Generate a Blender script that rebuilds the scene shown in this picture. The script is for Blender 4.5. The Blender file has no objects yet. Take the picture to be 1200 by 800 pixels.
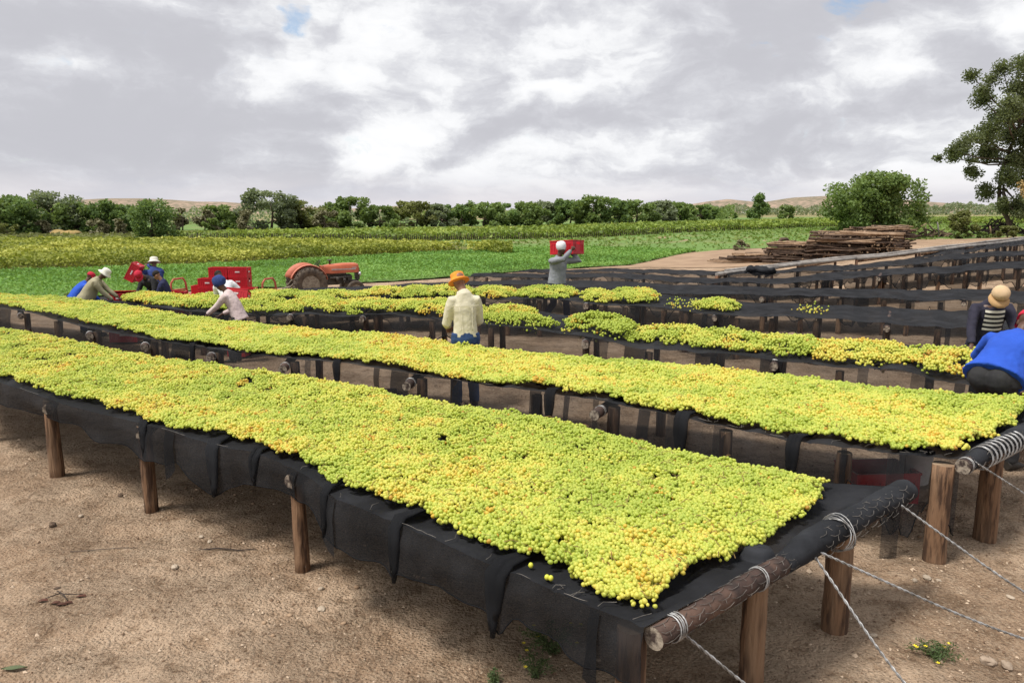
import bpy, math, random
import numpy as np
from mathutils import Vector, Matrix, Quaternion

scene = bpy.context.scene
COL = scene.collection
rng = np.random.default_rng(7)
random.seed(7)

# ------------------------------------------------------------------ camera
FPX, HZ, CAMH = 900.0, 246.0, 2.55          # focal length in photo pixels (1200 wide), horizon row, lens height
PITCH = math.atan((400 - HZ) / FPX)
cam_d = bpy.data.cameras.new('camera')
cam_d.sensor_width = 36.0
cam_d.lens = FPX / 1200 * 36
cam_d.clip_start = 0.05
cam_d.clip_end = 6000
cam = bpy.data.objects.new('camera', cam_d)
COL.objects.link(cam)
cam.location = (0, 0, CAMH)
cam.rotation_euler = (math.pi / 2 - PITCH, 0, 0)
scene.camera = cam

# ------------------------------------------------------------------ colour management
scene.view_settings.view_transform = 'Standard'
scene.view_settings.look = 'None'
scene.view_settings.exposure = 0.62
scene.view_settings.gamma = 1.0
scene.view_settings.use_curve_mapping = False
scene.cycles.max_bounces = 8
scene.cycles.transparent_max_bounces = 24

# ------------------------------------------------------------------ sun
SUN_EL, SUN_AZ = math.radians(64), math.radians(-118)     # azimuth clockwise from +Y: from behind, to the left
sun_d = bpy.data.lights.new('sun', 'SUN')
sun_d.energy = 3.0
sun_d.angle = math.radians(14)
sun_d.color = (1.0, 0.96, 0.89)
sun = bpy.data.objects.new('sun', sun_d)
COL.objects.link(sun)
sd = Vector((math.sin(SUN_AZ) * math.cos(SUN_EL), math.cos(SUN_AZ) * math.cos(SUN_EL), math.sin(SUN_EL)))
sun.rotation_euler = (-sd).to_track_quat('-Z', 'Y').to_euler()

# ------------------------------------------------------------------ sky: Nishita blue behind a broken cloud deck
world = bpy.data.worlds.new('World')
scene.world = world
world.use_nodes = True
wt = world.node_tree
wt.nodes.clear()
class NT:
    """tiny helper for node trees"""
    def __init__(s, t): s.t = t
    def n(s, typ, **kw):
        nd = s.t.nodes.new(typ)
        ins = kw.pop('ins', {})
        for k, v in kw.items(): setattr(nd, k, v)
        for k, v in ins.items():
            if hasattr(v, 'links') or isinstance(v, bpy.types.NodeSocket): s.t.links.new(v, nd.inputs[k])
            else: nd.inputs[k].default_value = v
        return nd
    def m(s, op, a, b=0.0, c=0.0, clamp=False):
        nd = s.n('ShaderNodeMath', operation=op, use_clamp=clamp, ins={0: a, 1: b, 2: c})
        return nd.outputs[0]
    def vm(s, op, a, b=(0, 0, 0)):
        nd = s.n('ShaderNodeVectorMath', operation=op, ins={0: a, 1: b})
        return nd.outputs[0]
    def ramp(s, fac, stops, interp='LINEAR'):
        nd = s.n('ShaderNodeValToRGB', ins={0: fac})
        cr = nd.color_ramp
        cr.interpolation = interp
        while len(cr.elements) < len(stops): cr.elements.new(0.5)
        for e, (p, c) in zip(cr.elements, stops):
            e.position = p
            e.color = c if len(c) == 4 else (*c, 1)
        return nd.outputs[0]
    def mix(s, fac, a, b, blend='MIX'):
        nd = s.n('ShaderNodeMix', data_type='RGBA', blend_type=blend)
        for i, v in ((0, fac), (6, a), (7, b)):
            if isinstance(v, bpy.types.NodeSocket): s.t.links.new(v, nd.inputs[i])
            else: nd.inputs[i].default_value = v if i == 0 else ((*v, 1) if len(v) == 3 else v)
        return nd.outputs[2]
    def smooth(s, x, a, b):
        nd = s.n('ShaderNodeMapRange', interpolation_type='SMOOTHSTEP', ins={0: x, 1: a, 2: b, 3: 0.0, 4: 1.0})
        return nd.outputs[0]
W = NT(wt)
sky = W.n('ShaderNodeTexSky', sky_type='NISHITA', sun_disc=False, sun_elevation=SUN_EL, sun_rotation=SUN_AZ, air_density=1.0, dust_density=1.0)
tc = W.n('ShaderNodeTexCoord')
sep = W.n('ShaderNodeSeparateXYZ', ins={0: tc.outputs['Generated']})
dz = W.m('MAXIMUM', sep.outputs[2], 0.0)
den = W.m('ADD', dz, 0.10)
cx = W.m('DIVIDE', sep.outputs[0], den)
cy = W.m('DIVIDE', sep.outputs[1], den)
P = W.n('ShaderNodeCombineXYZ', ins={0: cx, 1: cy, 2: 0.0}).outputs[0]          # where the ray meets the cloud deck
D = tc.outputs['Generated']
def facing(px, py, width, dirn=None):
    """1 towards a photo point, falling to 0 at the given angle: where one cloud of the deck stands"""
    u, v = (px - 600) / FPX, (400 - py) / FPX
    d = Vector((u, math.cos(PITCH) + v * math.sin(PITCH), -math.sin(PITCH) + v * math.cos(PITCH))).normalized()
    dt = W.n('ShaderNodeVectorMath', operation='DOT_PRODUCT', ins={0: dirn or Dw, 1: tuple(d)}).outputs['Value']
    return W.smooth(dt, math.cos(math.radians(width)), 1.0)
wn = W.n('ShaderNodeTexNoise', ins={'Vector': W.vm('MULTIPLY', D, (1, 1, 1.6)), 'Scale': 5.0, 'Detail': 7.0, 'Roughness': 0.55})
wv = W.vm('SUBTRACT', wn.outputs['Color'], (0.5, 0.5, 0.5))
warp = W.n('ShaderNodeVectorMath', operation='SCALE', ins={0: wv, 'Scale': 0.30}).outputs[0]
Dw = W.vm('NORMALIZE', W.vm('ADD', D, warp))
Pr = W.vm('ADD', W.vm('MULTIPLY', D, (1.0, 1.0, 2.1)), (0.37, 0.2, 0.9))         # puffs seen side-on
Pw = W.vm('ADD', Pr, W.n('ShaderNodeVectorMath', operation='SCALE', ins={0: wv, 'Scale': 0.22}).outputs[0])
def puff(v, sc, det, ro): return W.n('ShaderNodeTexNoise', ins={'Vector': v, 'Scale': sc, 'Detail': det, 'Roughness': ro}).outputs['Fac']
big = puff(W.vm('ADD', P, (11.3, 4.1, 0.0)), 0.60, 5.0, 0.50)
puf = puff(Pw, 3.8, 9.0, 0.55)
puf2 = puff(W.vm('ADD', Pw, (-0.03, 0.0, 0.07)), 3.8, 9.0, 0.55)
fine = puff(Pw, 13.0, 7.0, 0.62)
rim = W.m('SUBTRACT', puf, puf2)                                                  # thinner above = lit upper edge
bias = W.m('MULTIPLY', facing(90, 90, 20), 0.13)
for (x, y, w, k) in ((290, 120, 15, -0.06), (400, 100, 10, -0.07), (560, 190, 13, 0.05), (830, 60, 22, 0.06), (1000, 120, 12, 0.05), (1120, 170, 12, -0.07), (640, 100, 9, -0.04), (700, 150, 10, -0.02), (1010, 0, 6, -0.10)):
    bias = W.m('ADD', bias, W.m('MULTIPLY', facing(x, y, w), k))
body = W.m('ADD', W.m('ADD', W.m('MULTIPLY', big, 0.42), W.m('MULTIPLY', puf, 0.85)), W.m('MULTIPLY', fine, 0.42))
mid = puff(W.vm('ADD', W.vm('MULTIPLY', D, (1.0, 1.0, 3.2)), W.n('ShaderNodeVectorMath', operation='SCALE', ins={0: wv, 'Scale': 0.12}).outputs[0]), 7.5, 6.0, 0.55)
body = W.m('ADD', body, W.m('MULTIPLY', W.m('SUBTRACT', mid, 0.5), 0.50))
body = W.m('ADD', body, W.m('SUBTRACT', bias, 0.26))
val = W.m('ADD', body, W.m('MULTIPLY', rim, -1.6))
ccol = W.ramp(val, [(0.38, (0.66, 0.662, 0.67)), (0.49, (0.615, 0.62, 0.632)), (0.56, (0.525, 0.53, 0.55)), (0.64, (0.445, 0.449, 0.478)), (0.77, (0.375, 0.376, 0.405))], 'B_SPLINE')
Dw2 = W.vm('ADD', D, W.n('ShaderNodeVectorMath', operation='SCALE', ins={0: wv, 'Scale': 0.05}).outputs[0])
band = puff(W.vm('MULTIPLY', Dw2, (2.6, 2.6, 15.0)), 2.0, 5.0, 0.5)                 # thin layered cloud near the horizon
lowc = W.ramp(band, [(0.35, (0.425, 0.425, 0.465)), (0.5, (0.48, 0.465, 0.49)), (0.65, (0.55, 0.53, 0.545))])
ccol = W.mix(W.smooth(dz, 0.0, 0.06), lowc, ccol)
Dg = W.vm('NORMALIZE', W.vm('ADD', D, W.n('ShaderNodeVectorMath', operation='SCALE', ins={0: wv, 'Scale': 0.05}).outputs[0]))
hole = W.m('MAXIMUM', W.m('MULTIPLY', facing(342, 14, 2.0, Dg), 0.85), W.m('MULTIPLY', facing(1010, -20, 3.2, Dg), 0.6))
gap = W.m('MULTIPLY', W.smooth(W.m('ADD', hole, W.m('MULTIPLY', W.m('SUBTRACT', fine, 0.5), -2.6)), 0.35, 0.95), 0.8)      # holes to the blue
skyc = W.n('ShaderNodeVectorMath', operation='SCALE', ins={0: sky.outputs[0], 'Scale': 0.10}).outputs[0]
fin = W.mix(gap, ccol, skyc)
bg = W.n('ShaderNodeBackground', ins={0: fin, 1: 1.0})
wo = W.n('ShaderNodeOutputWorld', ins={0: bg.outputs[0]})

# ------------------------------------------------------------------ noise, terrain, un-projection of photo points on to the terrain
def _h(ix, iy, seed):
    n = (ix.astype(np.int64) * 374761393 + iy.astype(np.int64) * 668265263 + seed * 144665) & 0x7fffffff
    n = ((n ^ (n >> 13)) * 1274126177) & 0x7fffffff
    return ((n ^ (n >> 16)) & 0xffff) / 65535.0
def vnoise(x, y, seed=0):
    x = np.asarray(x, float); y = np.asarray(y, float)
    ix, iy = np.floor(x), np.floor(y)
    fx, fy = x - ix, y - iy
    fx, fy = fx * fx * (3 - 2 * fx), fy * fy * (3 - 2 * fy)
    a, b = _h(ix, iy, seed), _h(ix + 1, iy, seed)
    c, d = _h(ix, iy + 1, seed), _h(ix + 1, iy + 1, seed)
    return (a * (1 - fx) + b * fx) * (1 - fy) + (c * (1 - fx) + d * fx) * fy
def fbm(x, y, seed=0, o=3):
    s, a = 0, 0.5
    for i in range(o):
        s = s + a * vnoise(np.asarray(x) * 2 ** i, np.asarray(y) * 2 ** i, seed + i); a *= 0.5
    return s / (1 - 0.5 ** o)
def sst(a, b, x):
    t = np.clip((np.asarray(x, float) - a) / (b - a), 0, 1)
    return t * t * (3 - 2 * t)
def ground_z(X, Y):
    """the yard is level near the camera, falls away to the back left and rises a little to the right"""
    X = np.asarray(X, float); Y = np.asarray(Y, float)
    u = np.where(X < 0, Y - 0.35 * X, Y - 0.9 * X)
    return -0.7 * sst(13, 32, u) + 0.5 * sst(8, 20, X) * sst(14, 24, Y)
def unp(x, y, h=0.0):
    """photo pixel -> point at height h above the terrain"""
    u, v = (x - 600) / FPX, (400 - y) / FPX
    d = (u, math.cos(PITCH) + v * math.sin(PITCH), -math.sin(PITCH) + v * math.cos(PITCH))
    z = h
    for i in range(40):
        t = (z - CAMH) / d[2]
        z = .5 * z + .5 * (h + float(ground_z(d[0] * t, d[1] * t)))
    t = (z - CAMH) / d[2]
    return Vector((d[0] * t, d[1] * t, z))
def ray_at(x, y, Y):
    """point on the sight line of a photo pixel at plan distance Y"""
    u, v = (x - 600) / FPX, (400 - y) / FPX
    d = (u, math.cos(PITCH) + v * math.sin(PITCH), -math.sin(PITCH) + v * math.cos(PITCH))
    t = Y / d[1]
    return Vector((d[0] * t, Y, CAMH + d[2] * t))
def on_ground(x, Y):
    X = (x - 600) / FPX * (Y * math.cos(PITCH) + 2.4 * math.sin(PITCH))
    return Vector((X, Y, float(ground_z(X, Y))))

# ------------------------------------------------------------------ object helpers
def tag(o, label=None, cat=None, group=None, kind=None):
    if label: o['label'] = label
    if cat: o['category'] = cat
    if group: o['group'] = group
    if kind: o['kind'] = kind
    return o
def empty(name, loc=(0, 0, 0), rz=0.0, label=None, cat=None, group=None):
    o = bpy.data.objects.new(name, None)
    o.empty_display_size = 0.2
    COL.objects.link(o)
    o.location = loc
    o.rotation_euler = (0, 0, rz)
    return tag(o, label, cat, group)
def link_mesh(name, me, parent=None):
    o = bpy.data.objects.new(name, me)
    COL.objects.link(o)
    if parent is not None: o.parent = parent
    return o
def copy_tree(o, parent=None):
    c = o.copy()
    COL.objects.link(c)
    if parent is not None: c.parent = parent
    for ch in list(o.children): copy_tree(ch, c)
    return c

class MB:
    """collects shapes and links them as one mesh"""
    def __init__(s): s.v, s.f, s.mi, s.sm = [], [], [], []
    def add(s, verts, faces, mi=0, smooth=False):
        b = len(s.v)
        s.v += [tuple(v) for v in verts]
        s.f += [tuple(b + i for i in f) for f in faces]
        s.mi += [mi] * len(faces); s.sm += [smooth] * len(faces)
        return b
    def xf(s, b, M):
        for i in range(b, len(s.v)): s.v[i] = tuple(M @ Vector(s.v[i]))
    def box(s, c, d, mi=0, M=None, taper=1.0):
        x, y, z = c; a, b, h = d[0] / 2, d[1] / 2, d[2] / 2
        t = taper
        vs = [(x - a, y - b, z - h), (x + a, y - b, z - h), (x + a, y + b, z - h), (x - a, y + b, z - h),
              (x - a * t, y - b * t, z + h), (x + a * t, y - b * t, z + h), (x + a * t, y + b * t, z + h), (x - a * t, y + b * t, z + h)]
        k = s.add(vs, [(3, 2, 1, 0), (4, 5, 6, 7), (0, 1, 5, 4), (1, 2, 6, 5), (2, 3, 7, 6), (3, 0, 4, 7)], mi)
        if M is not None: s.xf(k, M)
        return k
    def tube(s, pts, rad, n=10, mi=0, side=None, cap=True, smooth=True, capmi=None, jit=0.0):
        pts = [Vector(p) for p in pts]
        k = len(pts)
        if not isinstance(rad, (list, tuple)): rad = [rad] * k
        rings, prev = [], None
        for i, p in enumerate(pts):
            t = (pts[min(i + 1, k - 1)] - pts[max(i - 1, 0)]).normalized()
            if side is not None: a = Vector(side)
            elif prev is not None: a = prev
            else: a = Vector((1, 0, 0)) if abs(t.x) < 0.8 else Vector((0, 1, 0))
            a = (a - t * a.dot(t))
            if a.length < 1e-6: a = t.orthogonal()
            a.normalize(); prev = a
            b = t.cross(a)
            r = rad[i]; rx, ry = (r, r) if not isinstance(r, (list, tuple)) else r
            ring = []
            for j in range(n):
                th = 2 * math.pi * j / n
                q = 1 + (random.uniform(-jit, jit) if jit else 0)
                ring.append(p + a * (rx * q * math.cos(th)) + b * (ry * q * math.sin(th)))
            rings.append(ring)
        base = len(s.v)
        for r in rings: s.v += [tuple(q) for q in r]
        for i in range(k - 1):
            for j in range(n):
                j2 = (j + 1) % n
                s.f.append((base + i * n + j, base + i * n + j2, base + (i + 1) * n + j2, base + (i + 1) * n + j))
                s.mi.append(mi); s.sm.append(smooth)
        if cap:
            cm = mi if capmi is None else capmi
            s.f.append(tuple(base + j for j in reversed(range(n)))); s.mi.append(cm); s.sm.append(False)
            s.f.append(tuple(base + (k - 1) * n + j for j in range(n))); s.mi.append(cm); s.sm.append(False)
        return base
    def lathe(s, prof, n=16, mi=0, M=None, smooth=True):
        """prof: (radius, z) pairs"""
        base = len(s.v)
        for r, z in prof:
            for j in range(n):
                th = 2 * math.pi * j / n
                s.v.append((r * math.cos(th), r * math.sin(th), z))
        for i in range(len(prof) - 1):
            for j in range(n):
                j2 = (j + 1) % n
                s.f.append((base + i * n + j, base + i * n + j2, base + (i + 1) * n + j2, base + (i + 1) * n + j))
                s.mi.append(mi); s.sm.append(smooth)
        for i, rev in ((0, True), (len(prof) - 1, False)):
            if prof[i][0] > 1e-4:
                ids = [base + i * n + j for j in range(n)]
                s.f.append(tuple(reversed(ids)) if rev else tuple(ids)); s.mi.append(mi); s.sm.append(False)
        if M is not None: s.xf(base, M)
        return base
    def ball(s, c, r, n=12, m=8, mi=0, M=None):
        rx, ry, rz = r if isinstance(r, (list, tuple)) else (r, r, r)
        b = s.lathe([(max(1e-5, math.sin(math.pi * i / m)), -math.cos(math.pi * i / m)) for i in range(m + 1)], n, mi)
        T = Matrix.Translation(Vector(c)) @ (M if M is not None else Matrix.Identity(4)) @ Matrix.Diagonal((rx, ry, rz, 1))
        s.xf(b, T)
        return b
    def mesh(s, name, mats):
        me = bpy.data.meshes.new(name)
        me.from_pydata(s.v, [], s.f)
        for m in (mats if isinstance(mats, (list, tuple)) else [mats]): me.materials.append(m)
        me.polygons.foreach_set('material_index', s.mi)
        me.polygons.foreach_set('use_smooth', s.sm)
        me.update()
        return me
    def build(s, name, mats, parent=None): return link_mesh(name, s.mesh(name, mats), parent)

def grid_mesh(name, V, mats, smooth=True, mi=None):
    """V: (rows, cols, 3) array -> sheet"""
    R, C = V.shape[:2]
    me = bpy.data.meshes.new(name)
    idx = np.arange(R * C).reshape(R, C)
    q = np.stack([idx[:-1, :-1], idx[:-1, 1:], idx[1:, 1:], idx[1:, :-1]], -1).reshape(-1, 4)
    n = len(q)
    me.vertices.add(R * C); me.vertices.foreach_set('co', V.reshape(-1).astype(np.float32))
    me.loops.add(n * 4); me.loops.foreach_set('vertex_index', q.reshape(-1).astype(np.int32))
    me.polygons.add(n); me.polygons.foreach_set('loop_start', np.arange(0, n * 4, 4, dtype=np.int32))
    me.polygons.foreach_set('use_smooth', np.full(n, smooth))
    for m in (mats if isinstance(mats, (list, tuple)) else [mats]): me.materials.append(m)
    if mi is not None: me.polygons.foreach_set('material_index', np.asarray(mi, np.int32))
    me.update(calc_edges=True)
    return me

def leaf_mesh(name, pts, size, tint, mats, flat=0.0, aspect=0.55, mi=None):
    """one diamond-shaped face per leaf, random directions; flat=1 lays them level"""
    pts = np.asarray(pts, float); n = len(pts)
    a = rng.normal(size=(n, 3)); a[:, 2] *= (1 - flat)
    a /= np.linalg.norm(a, axis=1)[:, None] + 1e-9
    b = rng.normal(size=(n, 3)); b[:, 2] *= (1 - flat)
    b -= a * (a * b).sum(1)[:, None]
    b /= np.linalg.norm(b, axis=1)[:, None] + 1e-9
    s = np.broadcast_to(np.asarray(size, float), (n,)) * rng.uniform(0.7, 1.3, n)
    a = a * s[:, None] * 0.5; b = b * (s * aspect)[:, None] * 0.5
    V = np.stack([pts - a, pts + b, pts + a, pts - b], 1).reshape(-1, 3)
    me = bpy.data.meshes.new(name)
    me.vertices.add(n * 4); me.vertices.foreach_set('co', V.reshape(-1).astype(np.float32))
    me.loops.add(n * 4); me.loops.foreach_set('vertex_index', np.arange(n * 4, dtype=np.int32))
    me.polygons.add(n); me.polygons.foreach_set('loop_start', np.arange(0, n * 4, 4, dtype=np.int32))
    at = me.attributes.new('tint', 'FLOAT', 'POINT')
    at.data.foreach_set('value', np.repeat(np.broadcast_to(np.asarray(tint, float), (n,)), 4).astype(np.float32))
    for m in (mats if isinstance(mats, (list, tuple)) else [mats]): me.materials.append(m)
    if mi is not None: me.polygons.foreach_set('material_index', np.asarray(mi, np.int32))
    me.update(calc_edges=True)
    return me
# ------------------------------------------------------------------ materials
def newmat(name):
    m = bpy.data.materials.new(name)
    m.use_nodes = True
    m.node_tree.nodes.clear()
    return m, NT(m.node_tree)
def surf(name, c1, c2=None, rough=0.8, scale=8.0, detail=4.0, bump=0.0, bscale=None, metallic=0.0, stretch=(1, 1, 1), lo=0.35, hi=0.65, spec=0.3, c3=None, s3=1.2):
    """principled surface, two colours mixed by noise in object space, optional third by a coarser noise, noise bump"""
    m, T = newmat(name)
    t = T.n('ShaderNodeTexCoord')
    v = T.vm('MULTIPLY', t.outputs['Object'], stretch)
    no = T.n('ShaderNodeTexNoise', ins={'Vector': v, 'Scale': scale, 'Detail': detail, 'Roughness': 0.6})
    col = T.mix(T.smooth(no.outputs[0], lo, hi), c1, c2 if c2 else c1)
    if c3:
        n3 = T.n('ShaderNodeTexNoise', ins={'Vector': v, 'Scale': s3, 'Detail': 3.0})
        col = T.mix(T.smooth(n3.outputs[0], 0.5, 0.7), col, c3)
    b = T.n('ShaderNodeBsdfPrincipled', ins={'Base Color': col, 'Roughness': rough, 'Metallic': metallic, 'Specular IOR Level': spec})
    if bump:
        nb = T.n('ShaderNodeTexNoise', ins={'Vector': v, 'Scale': bscale or scale * 2, 'Detail': 5.0})
        bp = T.n('ShaderNodeBump', ins={'Strength': bump, 'Distance': 0.02, 'Height': nb.outputs[0]})
        T.t.links.new(bp.outputs[0], b.inputs['Normal'])
    T.n('ShaderNodeOutputMaterial', ins={0: b.outputs[0]})
    return m
def leafmat(name, c1, c2, c3=None, trans=0.42, rough=0.55):
    m, T = newmat(name)
    at = T.n('ShaderNodeAttribute', attribute_name='tint')
    if c3: col = T.ramp(at.outputs['Fac'], [(0.0, c1), (0.5, c2), (1.0, c3)])
    else: col = T.mix(at.outputs['Fac'], c1, c2)
    b = T.n('ShaderNodeBsdfPrincipled', ins={'Base Color': col, 'Roughness': rough, 'Specular IOR Level': 0.25})
    tr = T.n('ShaderNodeBsdfTranslucent', ins={0: T.mix(0.4, col, (0.25, 0.32, 0.02))})
    mx = T.n('ShaderNodeMixShader', ins={0: trans, 1: b.outputs[0], 2: tr.outputs[0]})
    T.n('ShaderNodeOutputMaterial', ins={0: mx.outputs[0]})
    return m
def netmat(name, opac, col=(0.022, 0.023, 0.026)):
    """black shade net: part of the light passes between its threads"""
    m, T = newmat(name)
    t = T.n('ShaderNodeTexCoord')
    no = T.n('ShaderNodeTexNoise', ins={'Vector': t.outputs['Object'], 'Scale': 3.0, 'Detail': 3.0})
    fold = T.n('ShaderNodeTexNoise', ins={'Vector': T.vm('MULTIPLY', t.outputs['Object'], (14, 14, 3)), 'Scale': 1.0, 'Detail': 4.0})
    c = T.mix(T.smooth(no.outputs[0], 0.4, 0.7), col, tuple(x * 1.7 for x in col))
    bp = T.n('ShaderNodeBump', ins={'Strength': 0.5, 'Distance': 0.03, 'Height': fold.outputs[0]})
    b = T.n('ShaderNodeBsdfPrincipled', ins={'Base Color': c, 'Roughness': 0.85, 'Specular IOR Level': 0.08, 'Normal': bp.outputs[0]})
    tr = T.n('ShaderNodeBsdfTransparent')
    f = T.m('ADD', opac - 0.06, T.m('MULTIPLY', no.outputs[0], 0.12), clamp=True)
    mx = T.n('ShaderNodeMixShader', ins={0: f, 1: tr.outputs[0], 2: b.outputs[0]})
    T.n('ShaderNodeOutputMaterial', ins={0: mx.outputs[0]})
    return m

def dirtmat():
    m, T = newmat('dirt')
    t = T.n('ShaderNodeTexCoord'); v = t.outputs['Object']
    big = T.n('ShaderNodeTexNoise', ins={'Vector': v, 'Scale': 0.8, 'Detail': 7.0, 'Roughness': 0.65})
    pat = T.n('ShaderNodeTexNoise', ins={'Vector': T.vm('ADD', v, (7, 3, 0)), 'Scale': 1.6, 'Detail': 5.0, 'Roughness': 0.6})
    gm = T.m('ADD', 0.25, T.m('MULTIPLY', T.smooth(pat.outputs[0], 0.40, 0.60), 0.95))
    mid = T.n('ShaderNodeTexNoise', ins={'Vector': v, 'Scale': 5.0, 'Detail': 6.0, 'Roughness': 0.65})
    fin = T.n('ShaderNodeTexNoise', ins={'Vector': v, 'Scale': 60.0, 'Detail': 4.0, 'Roughness': 0.7})
    c = T.mix(T.smooth(big.outputs[0], 0.42, 0.58), (0.40, 0.272, 0.178), (0.56, 0.405, 0.28))
    c = T.mix(T.m('MULTIPLY', T.smooth(mid.outputs[0], 0.5, 0.7), 0.7), c, (0.53, 0.39, 0.27))
    c = T.mix(T.m('MULTIPLY', T.smooth(mid.outputs[0], 0.50, 0.34), 0.75), c, (0.25, 0.16, 0.095))
    grit = T.n('ShaderNodeTexNoise', ins={'Vector': v, 'Scale': 22.0, 'Detail': 5.0, 'Roughness': 0.75})
    c = T.mix(T.m('MULTIPLY', T.smooth(grit.outputs[0], 0.53, 0.66), T.m('MULTIPLY', gm, 0.6)), c, (0.60, 0.46, 0.325))
    c = T.mix(T.m('MULTIPLY', T.smooth(grit.outputs[0], 0.46, 0.36), T.m('MULTIPLY', gm, 0.75)), c, (0.17, 0.105, 0.06))
    c = T.mix(T.m('MULTIPLY', T.smooth(fin.outputs[0], 0.53, 0.68), 0.6), c, (0.66, 0.53, 0.39))
    c = T.mix(T.m('MULTIPLY', T.smooth(fin.outputs[0], 0.46, 0.33), 0.7), c, (0.11, 0.068, 0.042))
    far = T.n('ShaderNodeTexNoise', ins={'Vector': v, 'Scale': 0.03, 'Detail': 6.0})
    sx = T.n('ShaderNodeSeparateXYZ', ins={0: v})
    fm = T.m('MULTIPLY', T.smooth(sx.outputs[1], 60, 110), T.smooth(far.outputs[0], 0.35, 0.55))
    c = T.mix(fm, c, (0.14, 0.17, 0.05))
    b = T.n('ShaderNodeBsdfPrincipled', ins={'Base Color': c, 'Roughness': 0.95, 'Specular IOR Level': 0.15})
    vo = T.n('ShaderNodeTexVoronoi', ins={'Vector': v, 'Scale': 45.0})
    hgt = T.m('ADD', T.m('MULTIPLY', mid.outputs[0], 1.2), T.m('MULTIPLY', fin.outputs[0], 0.35))
    hgt = T.m('ADD', hgt, T.m('MULTIPLY', T.m('MULTIPLY', grit.outputs[0], gm), 0.9))
    hgt = T.m('SUBTRACT', hgt, T.m('MULTIPLY', vo.outputs['Distance'], 0.25))
    bp = T.n('ShaderNodeBump', ins={'Strength': 1.0, 'Distance': 0.09, 'Height': hgt})
    T.t.links.new(bp.outputs[0], b.inputs['Normal'])
    T.n('ShaderNodeOutputMaterial', ins={0: b.outputs[0]})
    return m
def grapemat(kind, name):
    m, T = newmat(name)
    at = T.n('ShaderNodeAttribute', attribute_type=kind, attribute_name='tint')
    t = T.n('ShaderNodeTexCoord')
    col = T.ramp(at.outputs['Fac'], [(0.0, (0.44, 0.54, 0.085)), (0.35, (0.62, 0.67, 0.12)), (0.7, (0.79, 0.72, 0.15)), (0.9, (0.78, 0.50, 0.07)), (1.0, (0.50, 0.25, 0.06))])
    b = T.n('ShaderNodeBsdfPrincipled', ins={'Base Color': col, 'Roughness': 0.38, 'Specular IOR Level': 0.40})
    tr = T.n('ShaderNodeBsdfTranslucent', ins={0: T.mix(0.5, col, (0.80, 0.80, 0.14))})
    mx = T.n('ShaderNodeMixShader', ins={0: 0.40, 1: b.outputs[0], 2: tr.outputs[0]})
    T.n('ShaderNodeOutputMaterial', ins={0: mx.outputs[0]})
    return m
def hillmat():
    m, T = newmat('scrub_hill')
    t = T.n('ShaderNodeTexCoord'); v = t.outputs['Object']
    a = T.n('ShaderNodeTexNoise', ins={'Vector': v, 'Scale': 0.012, 'Detail': 5.0})
    s = T.n('ShaderNodeTexVoronoi', ins={'Vector': v, 'Scale': 0.16})
    c = T.mix(T.smooth(a.outputs[0], 0.4, 0.62), (0.34, 0.25, 0.19), (0.27, 0.21, 0.155))
    c = T.mix(T.m('MULTIPLY', T.smooth(s.outputs['Distance'], 0.62, 0.38), 0.8), c, (0.135, 0.13, 0.085))
    b = T.n('ShaderNodeBsdfPrincipled', ins={'Base Color': c, 'Roughness': 0.95, 'Specular IOR Level': 0.1})
    T.n('ShaderNodeOutputMaterial', ins={0: b.outputs[0]})
    return m

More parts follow.
